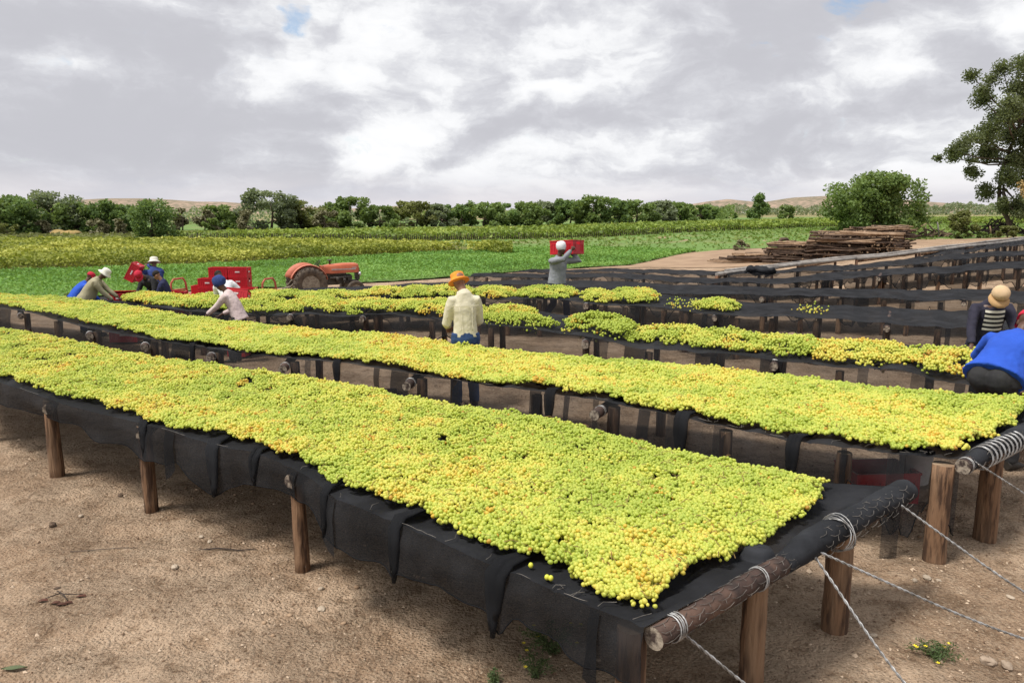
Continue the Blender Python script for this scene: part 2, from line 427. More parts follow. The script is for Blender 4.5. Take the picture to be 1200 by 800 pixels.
M = dict(
    dirt=dirtmat(), grape=grapemat('INSTANCER', 'grape_skin'), grape_m=grapemat('GEOMETRY', 'grape_skin_far'), hill=hillmat(),
    net=netmat('shade_net', 0.965, (0.014, 0.0145, 0.0165)), skirt=netmat('shade_net_hanging', 0.58, (0.016, 0.0165, 0.018)), skirt_dense=netmat('shade_net_double', 0.72, (0.014, 0.0145, 0.016)), netfold=netmat('shade_net_fold', 0.80, (0.011, 0.0115, 0.013)), hem=netmat('shade_net_hem', 1.0, (0.008, 0.008, 0.009)), netroll=netmat('shade_net_folded', 1.0, (0.02, 0.021, 0.024)),
    post=surf('weathered_post', (0.21, 0.12, 0.068), (0.065, 0.036, 0.022), 0.85, 7, 6, 1.0, 12, lo=.42, hi=.60, stretch=(4, 4, 0.5), c3=(0.26, 0.165, 0.10), s3=2.0),
    post_dark=surf('creosoted_post', (0.10, 0.05, 0.03), (0.05, 0.027, 0.018), 0.8, 6, 5, 0.5, 14, stretch=(4, 4, 0.7), c3=(0.17, 0.085, 0.045), s3=1.5),
    beam=surf('dark_pole', (0.062, 0.036, 0.028), (0.03, 0.02, 0.017), 0.7, 9, 5, 0.5, 20, c3=(0.12, 0.07, 0.05), s3=3),
    beam_end=surf('sawn_pole_end', (0.33, 0.28, 0.22), (0.05, 0.035, 0.03), 0.9, 28, 3, 0.4),
    greywood=surf('grey_rail', (0.30, 0.28, 0.26), (0.20, 0.18, 0.165), 0.9, 4, 4, 0.4),
    wire=surf('galvanised_wire', (0.46, 0.46, 0.46), (0.20, 0.19, 0.18), 0.5, 18, 3, 0.0, metallic=0.5),
    chicken=surf('netting_wire', (0.22, 0.20, 0.18), (0.10, 0.09, 0.08), 0.55, 20, 3, 0.0, metallic=0.4),
    stem=surf('grape_stalk', (0.20, 0.17, 0.05), (0.23, 0.12, 0.05), 0.8, 12),
    red=surf('red_plastic', (0.50, 0.012, 0.022), (0.42, 0.010, 0.02), 0.42, 3, 3, 0.05, spec=0.4),
    redcap=surf('red_cloth', (0.50, 0.02, 0.045), (0.40, 0.015, 0.04), 0.85, 10),
    print_white=surf('white_print', (0.70, 0.66, 0.66), (0.6, 0.5, 0.5), 0.6),
    white_plastic=surf('white_bucket_plastic', (0.66, 0.67, 0.68), (0.55, 0.55, 0.55), 0.5),
    log=surf('old_pole_wood', (0.115, 0.075, 0.053), (0.042, 0.027, 0.02), 0.9, 2.5, 4, 0.5, c3=(0.22, 0.15, 0.105), s3=0.7),
    log_pale=surf('pale_pole_wood', (0.34, 0.235, 0.155), (0.22, 0.14, 0.085), 0.9, 2.5, 4, 0.4),
    log_end=surf('pole_end_grain', (0.40, 0.30, 0.20), (0.20, 0.13, 0.08), 0.9, 6),
    trunk=surf('bark', (0.13, 0.10, 0.075), (0.07, 0.052, 0.04), 0.95, 3, 5, 0.6),
    deadwood=surf('dead_wood', (0.055, 0.04, 0.032), (0.025, 0.02, 0.018), 0.95, 3, 4, 0.4),
    stone=surf('stone', (0.36, 0.28, 0.21), (0.24, 0.175, 0.125), 0.9, 14, 4, 0.5),
    stone_pale=surf('pale_stone', (0.42, 0.345, 0.265), (0.33, 0.26, 0.19), 0.9, 14, 4, 0.4),
    stone_dark=surf('dark_clod', (0.12, 0.08, 0.055), (0.07, 0.05, 0.035), 0.95, 14, 4, 0.4),
    gravel=surf('gravel', (0.52, 0.40, 0.29), (0.16, 0.10, 0.062), 0.95, 9.0, 2, 0.3, lo=0.46, hi=0.54),
    # tractor and trailer
    tractor=surf('tractor_paint', (0.50, 0.135, 0.065), (0.42, 0.105, 0.055), 0.48, 4, 4, 0.05, c3=(0.50, 0.17, 0.10), s3=2),
    fender=surf('faded_tractor_paint', (0.55, 0.20, 0.13), (0.48, 0.15, 0.095), 0.6, 5, 4, 0.05),
    tyre=surf('dusty_rubber', (0.115, 0.090, 0.068), (0.06, 0.048, 0.04), 0.95, 9, 4, 0.3),
    rim=surf('rim_paint', (0.27, 0.235, 0.185), (0.15, 0.12, 0.09), 0.7, 12, 4, 0.1),
    engine=surf('engine_iron', (0.045, 0.042, 0.04), (0.10, 0.085, 0.07), 0.6, 14, 4, 0.3, metallic=0.3),
    chrome=surf('silver_strip', (0.55, 0.55, 0.56), (0.40, 0.40, 0.42), 0.35, 12, metallic=0.5),
    black=surf('black_rubber', (0.02, 0.02, 0.02), (0.035, 0.03, 0.03), 0.7, 9),
    hoop=surf('red_hoop_paint', (0.46, 0.115, 0.075), (0.36, 0.09, 0.06), 0.55, 8),
    # people
    skin=surf('brown_skin', (0.105, 0.052, 0.032), (0.085, 0.042, 0.027), 0.5, 10, spec=0.4),
    skin_light=surf('light_brown_skin', (0.25, 0.12, 0.075), (0.21, 0.10, 0.06), 0.5, 10, spec=0.4),
    hair=surf('black_hair', (0.012, 0.010, 0.009), (0.02, 0.016, 0.014), 0.8, 40, 3, 0.5),
    eye=surf('eye_white', (0.6, 0.57, 0.52), None, 0.3),
    cream=surf('cream_cotton', (0.60, 0.56, 0.43), (0.53, 0.49, 0.37), 0.9, 5, 4, 0.9, 9),
    orange=surf('orange_felt', (0.78, 0.28, 0.035), (0.70, 0.23, 0.03), 0.85, 12, 3, 0.2),
    denim=surf('blue_denim', (0.030, 0.065, 0.17), (0.022, 0.045, 0.12), 0.9, 9, 4, 0.6, 9),
    pink=surf('pale_pink_knit', (0.60, 0.49, 0.48), (0.54, 0.43, 0.42), 0.95, 6, 4, 0.7, 10),
    navycloth=surf('royal_navy_cloth', (0.035, 0.06, 0.20), (0.025, 0.045, 0.15), 0.95, 8, 4, 0.8, 12),
    blacktrouser=surf('black_trouser_cloth', (0.022, 0.022, 0.024), (0.032, 0.031, 0.032), 0.85, 5, 4, 0.6, 7),
    white=surf('white_cotton', (0.74, 0.75, 0.77), (0.68, 0.69, 0.72), 0.9, 5, 4, 0.7, 9),
    khaki=surf('khaki_work_cloth', (0.33, 0.30, 0.20), (0.28, 0.25, 0.165), 0.9, 5, 4, 0.8, 9),
    hatwhite=surf('off_white_hat_cloth', (0.70, 0.68, 0.60), (0.62, 0.60, 0.52), 0.9, 10, 3, 0.2),
    blue=surf('bright_blue_cloth', (0.022, 0.085, 0.48), (0.018, 0.07, 0.40), 0.85, 4, 4, 1.0, 6),
    navy=surf('navy_cloth', (0.022, 0.026, 0.075), (0.018, 0.02, 0.055), 0.9, 5, 4, 0.9, 8),
    darknavy=surf('dark_navy_jacket', (0.021, 0.020, 0.035), (0.028, 0.026, 0.045), 0.85, 5, 4, 0.9, 8),
    darkcloth=surf('black_cloth', (0.015, 0.015, 0.018), (0.025, 0.025, 0.028), 0.9, 5, 4, 0.8, 8),
    greyhood=surf('grey_sweat_cloth', (0.25, 0.26, 0.29), (0.18, 0.19, 0.21), 0.95, 6, 4, 1.0, 8),
    indigo=surf('indigo_trouser_cloth', (0.045, 0.05, 0.24), (0.03, 0.035, 0.16), 0.9, 6, 4, 0.8, 8),
    tan=surf('tan_cap_cloth', (0.58, 0.42, 0.26), (0.52, 0.37, 0.22), 0.9, 8, 3, 0.2),
    tanbrim=surf('tan_cap_brim', (0.46, 0.29, 0.14), (0.42, 0.26, 0.12), 0.85, 8, 3, 0.2),
    shoe=surf('dark_shoe', (0.025, 0.022, 0.02), (0.04, 0.035, 0.03), 0.6, 9),
    yellow=surf('yellow_plastic', (0.70, 0.50, 0.04), None, 0.6),
    # plants
    l_dark=leafmat('dark_green_leaves', (0.085, 0.141, 0.046), (0.190, 0.292, 0.099)),
    l_mid=leafmat('mid_green_leaves', (0.098, 0.155, 0.047), (0.229, 0.318, 0.104)),
    l_olive=leafmat('olive_leaves', (0.116, 0.124, 0.046), (0.232, 0.247, 0.091)),
    l_grey=leafmat('grey_green_leaves', (0.132, 0.167, 0.101), (0.281, 0.323, 0.199)),
    l_gum=leafmat('dark_olive_leaves', (0.076, 0.094, 0.044), (0.204, 0.234, 0.121)),
    l_brown=leafmat('brown_twigs', (0.145, 0.130, 0.076), (0.259, 0.246, 0.138), trans=0.1),
    l_tan=leafmat('dry_tan_leaves', (0.30, 0.20, 0.075), (0.42, 0.30, 0.13), trans=0.15),
    vine=leafmat('vine_leaves', (0.149, 0.186, 0.030), (0.337, 0.365, 0.061), (0.544, 0.531, 0.112), trans=0.3),
    vine2=leafmat('far_vine_leaves', (0.102, 0.160, 0.029), (0.218, 0.299, 0.053), (0.320, 0.378, 0.072), trans=0.3),
    lucerne=leafmat('lucerne_leaves', (0.095, 0.198, 0.038), (0.173, 0.344, 0.067), (0.259, 0.427, 0.102), trans=0.35),
    pasture=leafmat('pasture_grass', (0.105, 0.168, 0.034), (0.163, 0.252, 0.055), (0.252, 0.294, 0.089), trans=0.3),
    weed=leafmat('weed_leaves', (0.055, 0.085, 0.035), (0.11, 0.16, 0.06), trans=0.3),
    f_green=surf('lucerne_ground', (0.095, 0.165, 0.035), (0.13, 0.215, 0.048), 0.95, 2.0, 5, 0.6, 6, c3=(0.08, 0.13, 0.035), s3=0.5),
    f_past=surf('pasture_ground', (0.10, 0.18, 0.038), (0.135, 0.22, 0.05), 0.95, 0.5, 5, 0.4, 3, c3=(0.20, 0.18, 0.08), s3=0.12),
    f_vine=surf('vineyard_floor', (0.08, 0.085, 0.02), (0.13, 0.13, 0.03), 0.95, 1.2, 5, 0.5),
    f_dry=surf('dry_verge', (0.20, 0.17, 0.08), (0.12, 0.14, 0.045), 0.95, 0.8, 5, 0.4),
    path=surf('pale_dirt', (0.33, 0.225, 0.145), (0.25, 0.165, 0.105), 0.95, 0.7, 6, 0.3),
    flower=surf('yellow_flower', (0.75, 0.60, 0.03), None, 0.7),
    roofwhite=surf('white_wall', (0.75, 0.74, 0.72), None, 0.8),
    rooftin=surf('tin_roof', (0.42, 0.42, 0.43), (0.36, 0.35, 0.35), 0.6),
)
# ------------------------------------------------------------------ ground and fields
def axis(lo, hi, step, far_lo, far_hi, grow=1.18):
    a = list(np.arange(lo, hi + 1e-6, step)); d = step
    while a[-1] < far_hi: d *= grow; a.append(a[-1] + d)
    b = [lo]; d = step
    while b[-1] > far_lo: d *= grow; b.append(b[-1] - d)
    return np.array(b[:0:-1] + a)
xs, ys = axis(-9, 10, 0.14, -3000, 3000), axis(1.0, 13, 0.12, -60, 4500)
GX, GY = np.meshgrid(xs, ys)
bump = (fbm(GX * 1.3, GY * 1.3, 3, 3) - 0.5) * 0.05 + (fbm(GX * 5, GY * 5, 9, 2) - 0.5) * 0.034
bump *= (1 - sst(16, 30, np.hypot(GX, GY)))
tag(link_mesh('ground', grid_mesh('ground', np.stack([GX, GY, ground_z(GX, GY) + bump - 0.006], -1), M['dirt'])), kind='structure')

def span(near, far, nx, ny, h_near, h_far=None):
    """plan points between two photo polylines -> (ny, nx, 2)"""
    h_far = h_near if h_far is None else h_far
    x = np.linspace(max(near[0][0], far[0][0]), min(near[-1][0], far[-1][0]), nx)
    yn = np.interp(x, *zip(*near)); yf = np.interp(x, *zip(*far))
    A = np.array([unp(a, b, h_near)[:2] for a, b in zip(x, yn)])
    B = np.array([unp(a, b, h_far)[:2] for a, b in zip(x, yf)])
    t = np.linspace(0, 1, ny)[:, None, None]
    return A[None] * (1 - t) + B[None] * t
def sheet(name, near, far, nx, ny, h, mat, rough=0.0, seed=1, fr=1.0):
    S = span(near, far, nx, ny, 0.0)
    z = ground_z(S[..., 0], S[..., 1]) + h
    if rough: z = z + (fbm(S[..., 0] * fr, S[..., 1] * fr, seed, 3) - 0.35) * rough
    return tag(link_mesh(name, grid_mesh(name, np.concatenate([S, z[..., None]], -1), mat)), kind='structure')
def scatter(S, n):
    """random plan points spread evenly by area over a (ny, nx, 2) span"""
    ny, nx = S.shape[:2]
    e1 = S[:-1, 1:] - S[:-1, :-1]; e2 = S[1:, :-1] - S[:-1, :-1]
    ar = np.abs(e1[..., 0] * e2[..., 1] - e1[..., 1] * e2[..., 0]).reshape(-1)
    c = rng.choice(len(ar), n, p=ar / ar.sum())
    j, i = c // (nx - 1), c % (nx - 1)
    u, v = rng.random((2, n))
    u, v = u[:, None], v[:, None]
    return (S[j, i] * (1 - u) + S[j, i + 1] * u) * (1 - v) + (S[j + 1, i] * (1 - u) + S[j + 1, i + 1] * u) * v

lucN = [(-90, 352), (0, 351), (100, 350), (200, 342), (300, 339), (400, 333), (460, 330.5), (545, 324.5), (620, 317.5), (700, 313.5), (740, 311), (765, 305.5), (800, 297.5), (815, 295.5)]
lucF = [(-90, 322), (0, 320), (200, 314), (400, 304), (600, 292.5), (660, 291), (700, 291.5), (760, 293), (815, 294.5)]
v1N = [(-90, 322), (0, 319.5), (200, 313.5), (400, 303.5), (500, 298), (600, 292.5)]
v1F = [(-90, 282), (0, 281), (200, 281), (300, 281), (450, 283), (540, 287), (600, 290.5)]
v2N = [(200, 281), (300, 281.5), (450, 283), (600, 281), (700, 278.5), (800, 273), (900, 269), (960, 266.5), (1085, 263), (1260, 262)]
v2F = [(200, 271), (300, 268.5), (450, 266.5), (600, 265), (700, 262), (800, 259), (900, 257), (960, 255.5), (1260, 253)]
pasN = [(-90, 283), (300, 285), (600, 294), (700, 293.5), (815, 296), (850, 292.5), (900, 291), (960, 288), (1010, 285), (1100, 281), (1260, 276)]
pasF = [(-90, 262), (300, 260), (700, 256), (1260, 252.5)]
verN = [(-90, 284), (0, 283), (100, 283), (205, 283)]
verF = [(-90, 275), (0, 274), (100, 273), (205, 272)]
pthN = [(690, 315), (760, 313.5), (840, 314), (900, 311), (960, 306), (1060, 297), (1260, 284)]
pthF = [(690, 313), (740, 310), (765, 304.5), (800, 296.5), (840, 292), (900, 289), (960, 287), (1060, 278), (1260, 271)]
sheet('pasture', pasN, pasF, 90, 50, 0.0, M['f_past'], 0.10, 4, 0.3)
sheet('dirt_yard', pthN, pthF, 90, 30, 0.012, M['path'], 0.03, 5, 0.5)
sheet('lucerne_field', lucN, lucF, 200, 50, 0.03, M['f_green'], 0.16, 6, 1.1)
sheet('verge', verN, verF, 40, 10, 0.03, M['f_dry'], 0.10, 8, 0.4)
sheet('vineyard_floor', v1N, v1F, 60, 30, 0.02, M['f_vine'], 0.08, 9, 0.6)
sheet('far_vineyard_floor', v2N, v2F, 60, 20, 0.04, M['f_vine'], 0.08, 9, 0.6)

def cover(name, near, far, n, z0, z1, size, mat, h=0.0, hf=None, flat=0.3, seed=2, lump=0.6, aspect=0.6, kindname='stuff', bias=0.0):
    S = span(near, far, 80, 24, h, hf)
    p = scatter(S, n)
    lf = fbm(p[:, 0] * lump, p[:, 1] * lump, seed, 3)
    top = z0 + (z1 - z0) * (0.45 + 0.75 * lf)
    q = rng.random(n) ** (0.6)
    z = ground_z(p[:, 0], p[:, 1]) + z0 + (top - z0) * q
    hue = fbm(p[:, 0] * 0.23, p[:, 1] * 0.23, seed + 5, 3)
    tint = np.clip(0.5 + bias + (hue - 0.5) * 1.4 + rng.normal(0, 0.17, n), 0, 1)
    dist = np.hypot(p[:, 0], p[:, 1])
    me = leaf_mesh(name, np.column_stack([p, z]), size * np.clip(dist / 45, 0.6, 2.2), tint, mat, flat, aspect)
    return tag(link_mesh(name, me), kind=kindname)
o = cover('lucerne', lucN, lucF, 85000, 0.02, 0.28, 0.15, M['lucerne'], flat=0.55, seed=21, lump=1.3)
tag(o, 'bright green lucerne crop between the racks and the vineyard', 'crop')
o = cover('pasture_grass', pasN, [(-90, 272), (300, 270), (600, 270), (815, 266), (1010, 262), (1260, 262)], 22000, 0.0, 0.14, 0.22, M['pasture'], flat=0.6, seed=31)
tag(o, 'short pale green grass beyond the lucerne crop', 'grass')
o = cover('grapevines', v1N, v1F, 95000, 0.10, 0.95, 0.19, M['vine'], h=0.0, hf=0.6, flat=0.6, seed=41, lump=0.8)
tag(o, 'low yellow-green vineyard behind the lucerne crop', 'vineyard')
o = cover('grapevines', v2N, v2F, 62000, 0.22, 1.15, 0.23, M['vine2'], h=0.0, hf=1.0, flat=0.5, seed=51, lump=0.7)
tag(o, 'darker far vineyard strip in front of the hedge of trees', 'vineyard')
o = cover('verge_weeds', verN, verF, 5000, 0.0, 0.45, 0.30, M['l_olive'], seed=61)
tag(o, 'dull green weeds on the dry verge left of the round dark tree', 'weeds')

# vine trunks along the open edge of the far vineyard
mb = MB()
for x in np.arange(205, 1255, 2.3):
    p = unp(x, float(np.interp(x, *zip(*v2N))) - 0.3)
    mb.tube([p + Vector((0, 0, -.05)), p + Vector((random.uniform(-.1, .1), random.uniform(0, .3), .75))], [.06, .035], 5)
o = mb.build('vine_trunks', M['deadwood'])
tag(o, 'row of dark vine trunks under the edge of the far vineyard', 'vine trunks', kind='stuff')

# hills on the horizon
def hill(prof, Y, depth, name, seed):
    px = np.arange(prof[0][0], prof[-1][0] + 1, 4.0)
    py = np.interp(px, *zip(*prof))
    t = np.linspace(-1, 1, 25)
    V = np.zeros((25, len(px), 3))
    for i, (x, y) in enumerate(zip(px, py)):
        c = ray_at(x, y, Y)
        for j, q in enumerate(t):
            yy = Y + q * depth
            s = yy / Y if q < 0 else 1.0
            k = 1 - abs(q) ** 1.5
            V[j, i] = (c.x, yy, -2 + (c.z + 2) * k + (vnoise(c.x * .02, yy * .02, seed) - .5) * 5 * (1 - k) * k * 4)
    return tag(link_mesh(name, grid_mesh(name, V, M['hill'])), kind='structure')
hill([(-400, 236), (-100, 238), (60, 236), (130, 232.5), (165, 232.5), (200, 234), (240, 237), (290, 241), (340, 244), (420, 247)], 1100, 250, 'hill', 1)
hill([(120, 240), (190, 236), (260, 236.5), (330, 241.5), (400, 245), (470, 241), (520, 244), (600, 247)], 800, 150, 'hill', 2)
hill([(760, 246), (800, 242.5), (830, 236), (852, 233.5), (880, 236.5), (900, 236.5), (930, 231.5), (970, 229.5), (1020, 231), (1090, 237), (1150, 241), (1230, 242), (1400, 238), (1700, 240)], 900, 180, 'hill', 3)
# ------------------------------------------------------------------ drying racks
RACKS = {}
def resample(poly, step):
    x = np.arange(poly[0][0], poly[-1][0] + 0.1, step)
    return x, np.interp(x, *zip(*poly))
def arc(P):
    d = np.r_[0, np.cumsum(np.linalg.norm(np.diff(P, axis=0), axis=1))]
    return d
def even(P, n):
    d = arc(P); s = np.linspace(0, d[-1], n)
    return np.column_stack([np.interp(s, d, P[:, k]) for k in range(P.shape[1])])
def smooth_line(P, it):
    P = P.copy()
    for _ in range(it): P[1:-1] = 0.25 * P[:-2] + 0.5 * P[1:-1] + 0.25 * P[2:]
    return P
class Rack:
    """a drying rack: net surface between a near and a far edge given in photo pixels"""
    def __init__(s, key, near, far, label, h=0.8, wmin=1.45, wmax=2.5, step=0.12, it=2):
        xn, yn = resample(near, 5); xf, yf = resample(far, 5)
        A = np.array([[*unp(a, b, h)[:2], a] for a, b in zip(xn, yn)])
        B = np.array([[*unp(a, b, h)[:2], a] for a, b in zip(xf, yf)])
        n = max(12, int(arc(A[:, :2])[-1] / step))
        A, B = smooth_line(even(A, n), it), smooth_line(even(B, n), it + 4)
        d = B[:, :2] - A[:, :2]; L = np.linalg.norm(d, axis=1)
        T = np.gradient(A[:, :2], axis=0); T /= np.linalg.norm(T, axis=1)[:, None]
        Nn = np.column_stack([-T[:, 1], T[:, 0]])
        perp = (d * Nn).sum(1)
        k = np.clip(perp, wmin, wmax) / np.maximum(perp, 0.2)
        k = np.convolve(np.pad(k, 6, 'edge'), np.ones(13) / 13, 'valid')
        B[:, :2] = A[:, :2] + d * np.clip(k, 0.3, 4)[:, None]
        s.key, s.n, s.h, s.A, s.B, s.px, s.step = key, n, h, A[:, :2], B[:, :2], A[:, 2], step
        s.label = label
        s.len = arc(s.A)
    def ix(s, px): return float(np.interp(px, s.px, np.arange(s.n)))
    def at(s, i, t):
        """plan point at column i (float) and fraction t across"""
        a = np.array([np.interp(i, np.arange(s.n), s.A[:, k]) for k in (0, 1)])
        b = np.array([np.interp(i, np.arange(s.n), s.B[:, k]) for k in (0, 1)])
        return a * (1 - t) + b * t
    def pts(s, i, t):
        i = np.asarray(i, float); t = np.asarray(t, float)
        r = np.arange(s.n)
        a = np.stack([np.interp(i, r, s.A[:, k]) for k in (0, 1)], -1)
        b = np.stack([np.interp(i, r, s.B[:, k]) for k in (0, 1)], -1)
        return a * (1 - t[..., None]) + b * t[..., None]
    def z(s, P, i=None, t=None):
        z = ground_z(P[..., 0], P[..., 1]) + s.h
        if t is not None: z = z + s.wave(i); z = z - 0.035 * np.sin(np.pi * np.clip(t, 0, 1)) * (0.4 + 0.6 * vnoise(np.asarray(i) * 0.11 * s.step / .12, np.asarray(t) * 1.5, ord(s.key)))
        return z
    def wave(s, i):
        """the edge droops a little between posts"""
        k = s.step / .12; a = .018 if s.key in 'AB' else .065
        return -a * (vnoise(np.asarray(i, float) * k * .13, 0 * np.asarray(i, float) + 2, ord(s.key)) + .5 * vnoise(np.asarray(i, float) * k * .47, 0 * np.asarray(i, float) + 5, ord(s.key)) - .2)
    def dirs(s, i):
        i = int(min(max(round(i), 1), s.n - 2))
        T = s.A[i + 1] - s.A[i - 1]; T = T / np.linalg.norm(T)
        C = s.B[i] - s.A[i]; C = C / np.linalg.norm(C)
        return Vector((*T, 0)), Vector((*C, 0))

SKIRT_A = [(-60, .2), (0, .2), (40, .2), (60, .17), (100, .16), (120, .24), (150, .2), (170, .30), (185, .26), (195, .3), (205, .22), (235, .32), (250, .42), (262, .33), (290, .24), (320, .2), (350, .2), (368, .16), (385, .29), (400, .31), (430, .30), (452, .29), (463, .36), (470, .28), (500, .27), (540, .24), (570, .25), (583, .35), (592, .33), (605, .21), (640, .23), (690, .26), (720, .28), (757, .27)]
def build_rack(r, posts, beams, skirt=(0.30, 0.16), near_post=0.055, far=True, ext=0.17, detail=True, mid_posts=False, skirt_mat='skirt', strips=0.4, post_mat='post'):
    root = empty('drying_rack', (*r.at(0, .5), float(ground_z(*r.at(0, .5)))), 0, r.label, 'drying rack', 'black net drying racks')
    off = Vector(root.location)
    rid = ord(r.key)
    rs = random.Random(rid)
    # net: surface with shallow sag, creases running across
    m = 14
    I, Tt = np.meshgrid(np.arange(r.n), np.linspace(0, 1, m))
    Pn = r.pts(I, Tt)
    z = r.z(Pn, I, Tt)
    Is = I * (r.step / .12)
    cre = (fbm(Is * .55 + Tt * 1.5, Tt * 2.0, rid, 3) - .5) * 0.040 - np.clip(.10 - np.abs(vnoise(Is * .21 + Tt * 2.6, Tt * 0.8, rid + 3) - .5), 0, 1) * 0.55 + (np.abs((Is / 16.0 + Tt * .25) % 1 - .5) < .03) * 0.012
    z = z + cre * np.clip(np.minimum(Tt, 1 - Tt) * 8 + .15, 0, 1)
    V = np.concatenate([Pn, z[..., None]], -1) - np.array(off)
    link_mesh('net', grid_mesh('net', V, M['net']), root)
    # the hem that hangs over the near edge (and a shorter one over the far edge)
    def hang(edge, sgn, base, amp, matkey, lift=0.0, only=None, out0=0.03, hem=True):
        E = r.A if edge == 0 else r.B
        idx = np.arange(r.n) * (r.step / .12)
        T = np.gradient(E, axis=0); T /= np.linalg.norm(T, axis=1)[:, None]
        O = np.column_stack([T[:, 1], -T[:, 0]]) * sgn
        sc = np.abs(np.sin(idx * 0.12 / 0.95 * np.pi / 2 + rid + 1.5 * vnoise(idx * 0.07, idx * 0, rid + 1)))
        L = base + amp * (sc ** 1.5 - .5) * 1.3 + amp * 0.9 * (vnoise(idx * .9, idx * 0 + 3, rid + 5) - .5) + amp * .8 * (vnoise(idx * .17, idx * 0 + 7, rid + 6) - .5)
        L = L + amp * .5 * (vnoise(idx * 2.6, idx * 0 + 11, rid + 9) - .5)
        L = np.clip(L, 0.07, r.h - 0.1)
        if r.key == 'A' and edge == 0:
            cp = SKIRT_A; L = np.interp(r.px, [c[0] for c in cp], [c[1] for c in cp]) + .02 * (vnoise(idx * 1.1, idx * 0, 5) - .5)
            L = np.convolve(np.pad(L, 1, 'edge'), [.25, .5, .25], 'valid')
        rows = 9
        V = np.zeros((rows, r.n, 3))
        ze = ground_z(E[:, 0], E[:, 1]) + r.h + r.wave(np.arange(r.n)) + (cre[0] if edge == 0 else cre[-1]) * .15
        for k in range(rows):
            f = k / (rows - 1)
            fold = (np.sin(idx * 1.15 + 3 * vnoise(idx * .2, idx * 0 + 1, rid)) * .022 + (vnoise(idx * .5, idx * 0 + k * .25, rid + 8) - .5) * .05) * f
            V[k, :, :2] = E + O * (out0 * min(1, f * 3) + fold + lift)[:, None]
            V[k, :, 2] = ze - f * L + (0.002 if k == 0 else 0)
        V -= np.array(off)
        if only is None:
            o_ = link_mesh('net_skirt', grid_mesh('net_skirt', V, M[matkey]), root)
            if hem:
                q = MB()
                q.tube([Vector(v) for v in V[-1]], 0.0045 if r.key in 'AB' else .010, 5)
                h_ = q.build('net_hem', M['hem'], o_)
            return o_
        for a, b, Lf in only:
            mbv, mbf = [], []
            for k in range(rows):
                for i in range(int(a / (r.step / .12)), int(b / (r.step / .12)) + 1):
                    Li = Lf * (1 + .10 * math.sin(i * 1.3 + a)); v = V[0, i] * (1 - k / (rows - 1) * Li) + V[-1, i] * (k / (rows - 1) * Li)
                    w = V[k, i].copy(); w[2] = v[2]; w[:2] += O[i] * 0.014
                    mbv.append(w)
            b0 = 0; w_ = int(b / (r.step / .12)) - int(a / (r.step / .12)) + 1
            for k in range(rows - 1):
                for i in range(w_ - 1):
                    mbf.append((b0 + k * w_ + i, b0 + k * w_ + i + 1, b0 + (k + 1) * w_ + i + 1, b0 + (k + 1) * w_ + i))
            me = bpy.data.meshes.new('net_overlap'); me.from_pydata(mbv, [], mbf); me.materials.append(M['netfold' if rs.random() < .6 else matkey])
            for p_ in me.polygons: p_.use_smooth = True
            link_mesh('net_overlap', me, root)
    hang(0, 1.0, skirt[0], skirt[1], skirt_mat)
    only = []
    i = 3
    while i < r.n * (r.step / .12) - 4:
        w = rs.choice((1, 1, 2, 2, 3))
        if rs.random() < strips: only.append((i, i + w, rs.uniform(.8, 1.7)))
        i += w + rs.choice((2, 3, 4, 5, 7))
    if only: hang(0, 1.0, skirt[0], skirt[1], skirt_mat, only=only)
    if far: hang(1, -1.0, 0.18, 0.10, skirt_mat, hem=False)
    # posts and cross poles
    for bx in beams:
        i = r.ix(bx); T, C = r.dirs(i)
        a, b = Vector((*r.at(i, 0), 0)), Vector((*r.at(i, 1), 0))
        a -= C * ext * rs.uniform(.7, 1.2); b += C * .08
        za = float(ground_z(a.x, a.y)) + r.h - .10; zb = float(ground_z(b.x, b.y)) + r.h - .10
        mb = MB(); a.z, b.z = za, zb
        rr = .048 * rs.uniform(.9, 1.15)
        k = 6
        mb.tube([a.lerp(b, q / k) - off for q in range(k + 1)], [rr * rs.uniform(.94, 1.06) for _ in range(k + 1)], 9, capmi=1)
        bo = mb.build('cross_pole', [M['beam'], M['beam_end']], root)
        tw = MB()
        for q in (.10, .125):
            c = a + C * (q + .06)
            ring = [c - off + C.cross(Vector((0, 0, 1))) * (rr + .006) * math.cos(th) + Vector((0, 0, 1)) * (rr + .006) * math.sin(th) for th in np.linspace(0, 2 * math.pi, 11)]
            tw.tube(ring, .004, 5, cap=False)
        tw.build('binding_wire', M['wire'], bo)
    for (bx, t, rad, top, dpx) in posts:
        i = r.ix(bx); c = r.at(i, t)
        T, C = r.dirs(i)
        c = Vector((*c, 0)) + T * dpx
        zg = float(ground_z(c.x, c.y))
        mb = MB(); k = 5
        lean = Vector((rs.uniform(-.02, .02), rs.uniform(-.02, .02), 0))
        tp = r.h + top + min(0.0, float(r.wave(np.array([i]))[0]))
        pts = [c + lean * (q / k) + Vector((0, 0, zg - .08 + (tp + .08) * q / k)) - off for q in range(k + 1)]
        mb.tube(pts, [rad * (1.08 - .1 * q / k) * rs.uniform(.95, 1.04) for q in range(k + 1)], 10, capmi=1, jit=.05)
        mb.build('post', [M[post_mat if rs.random() < .6 else 'post'], M['log_end']], root)
    return root

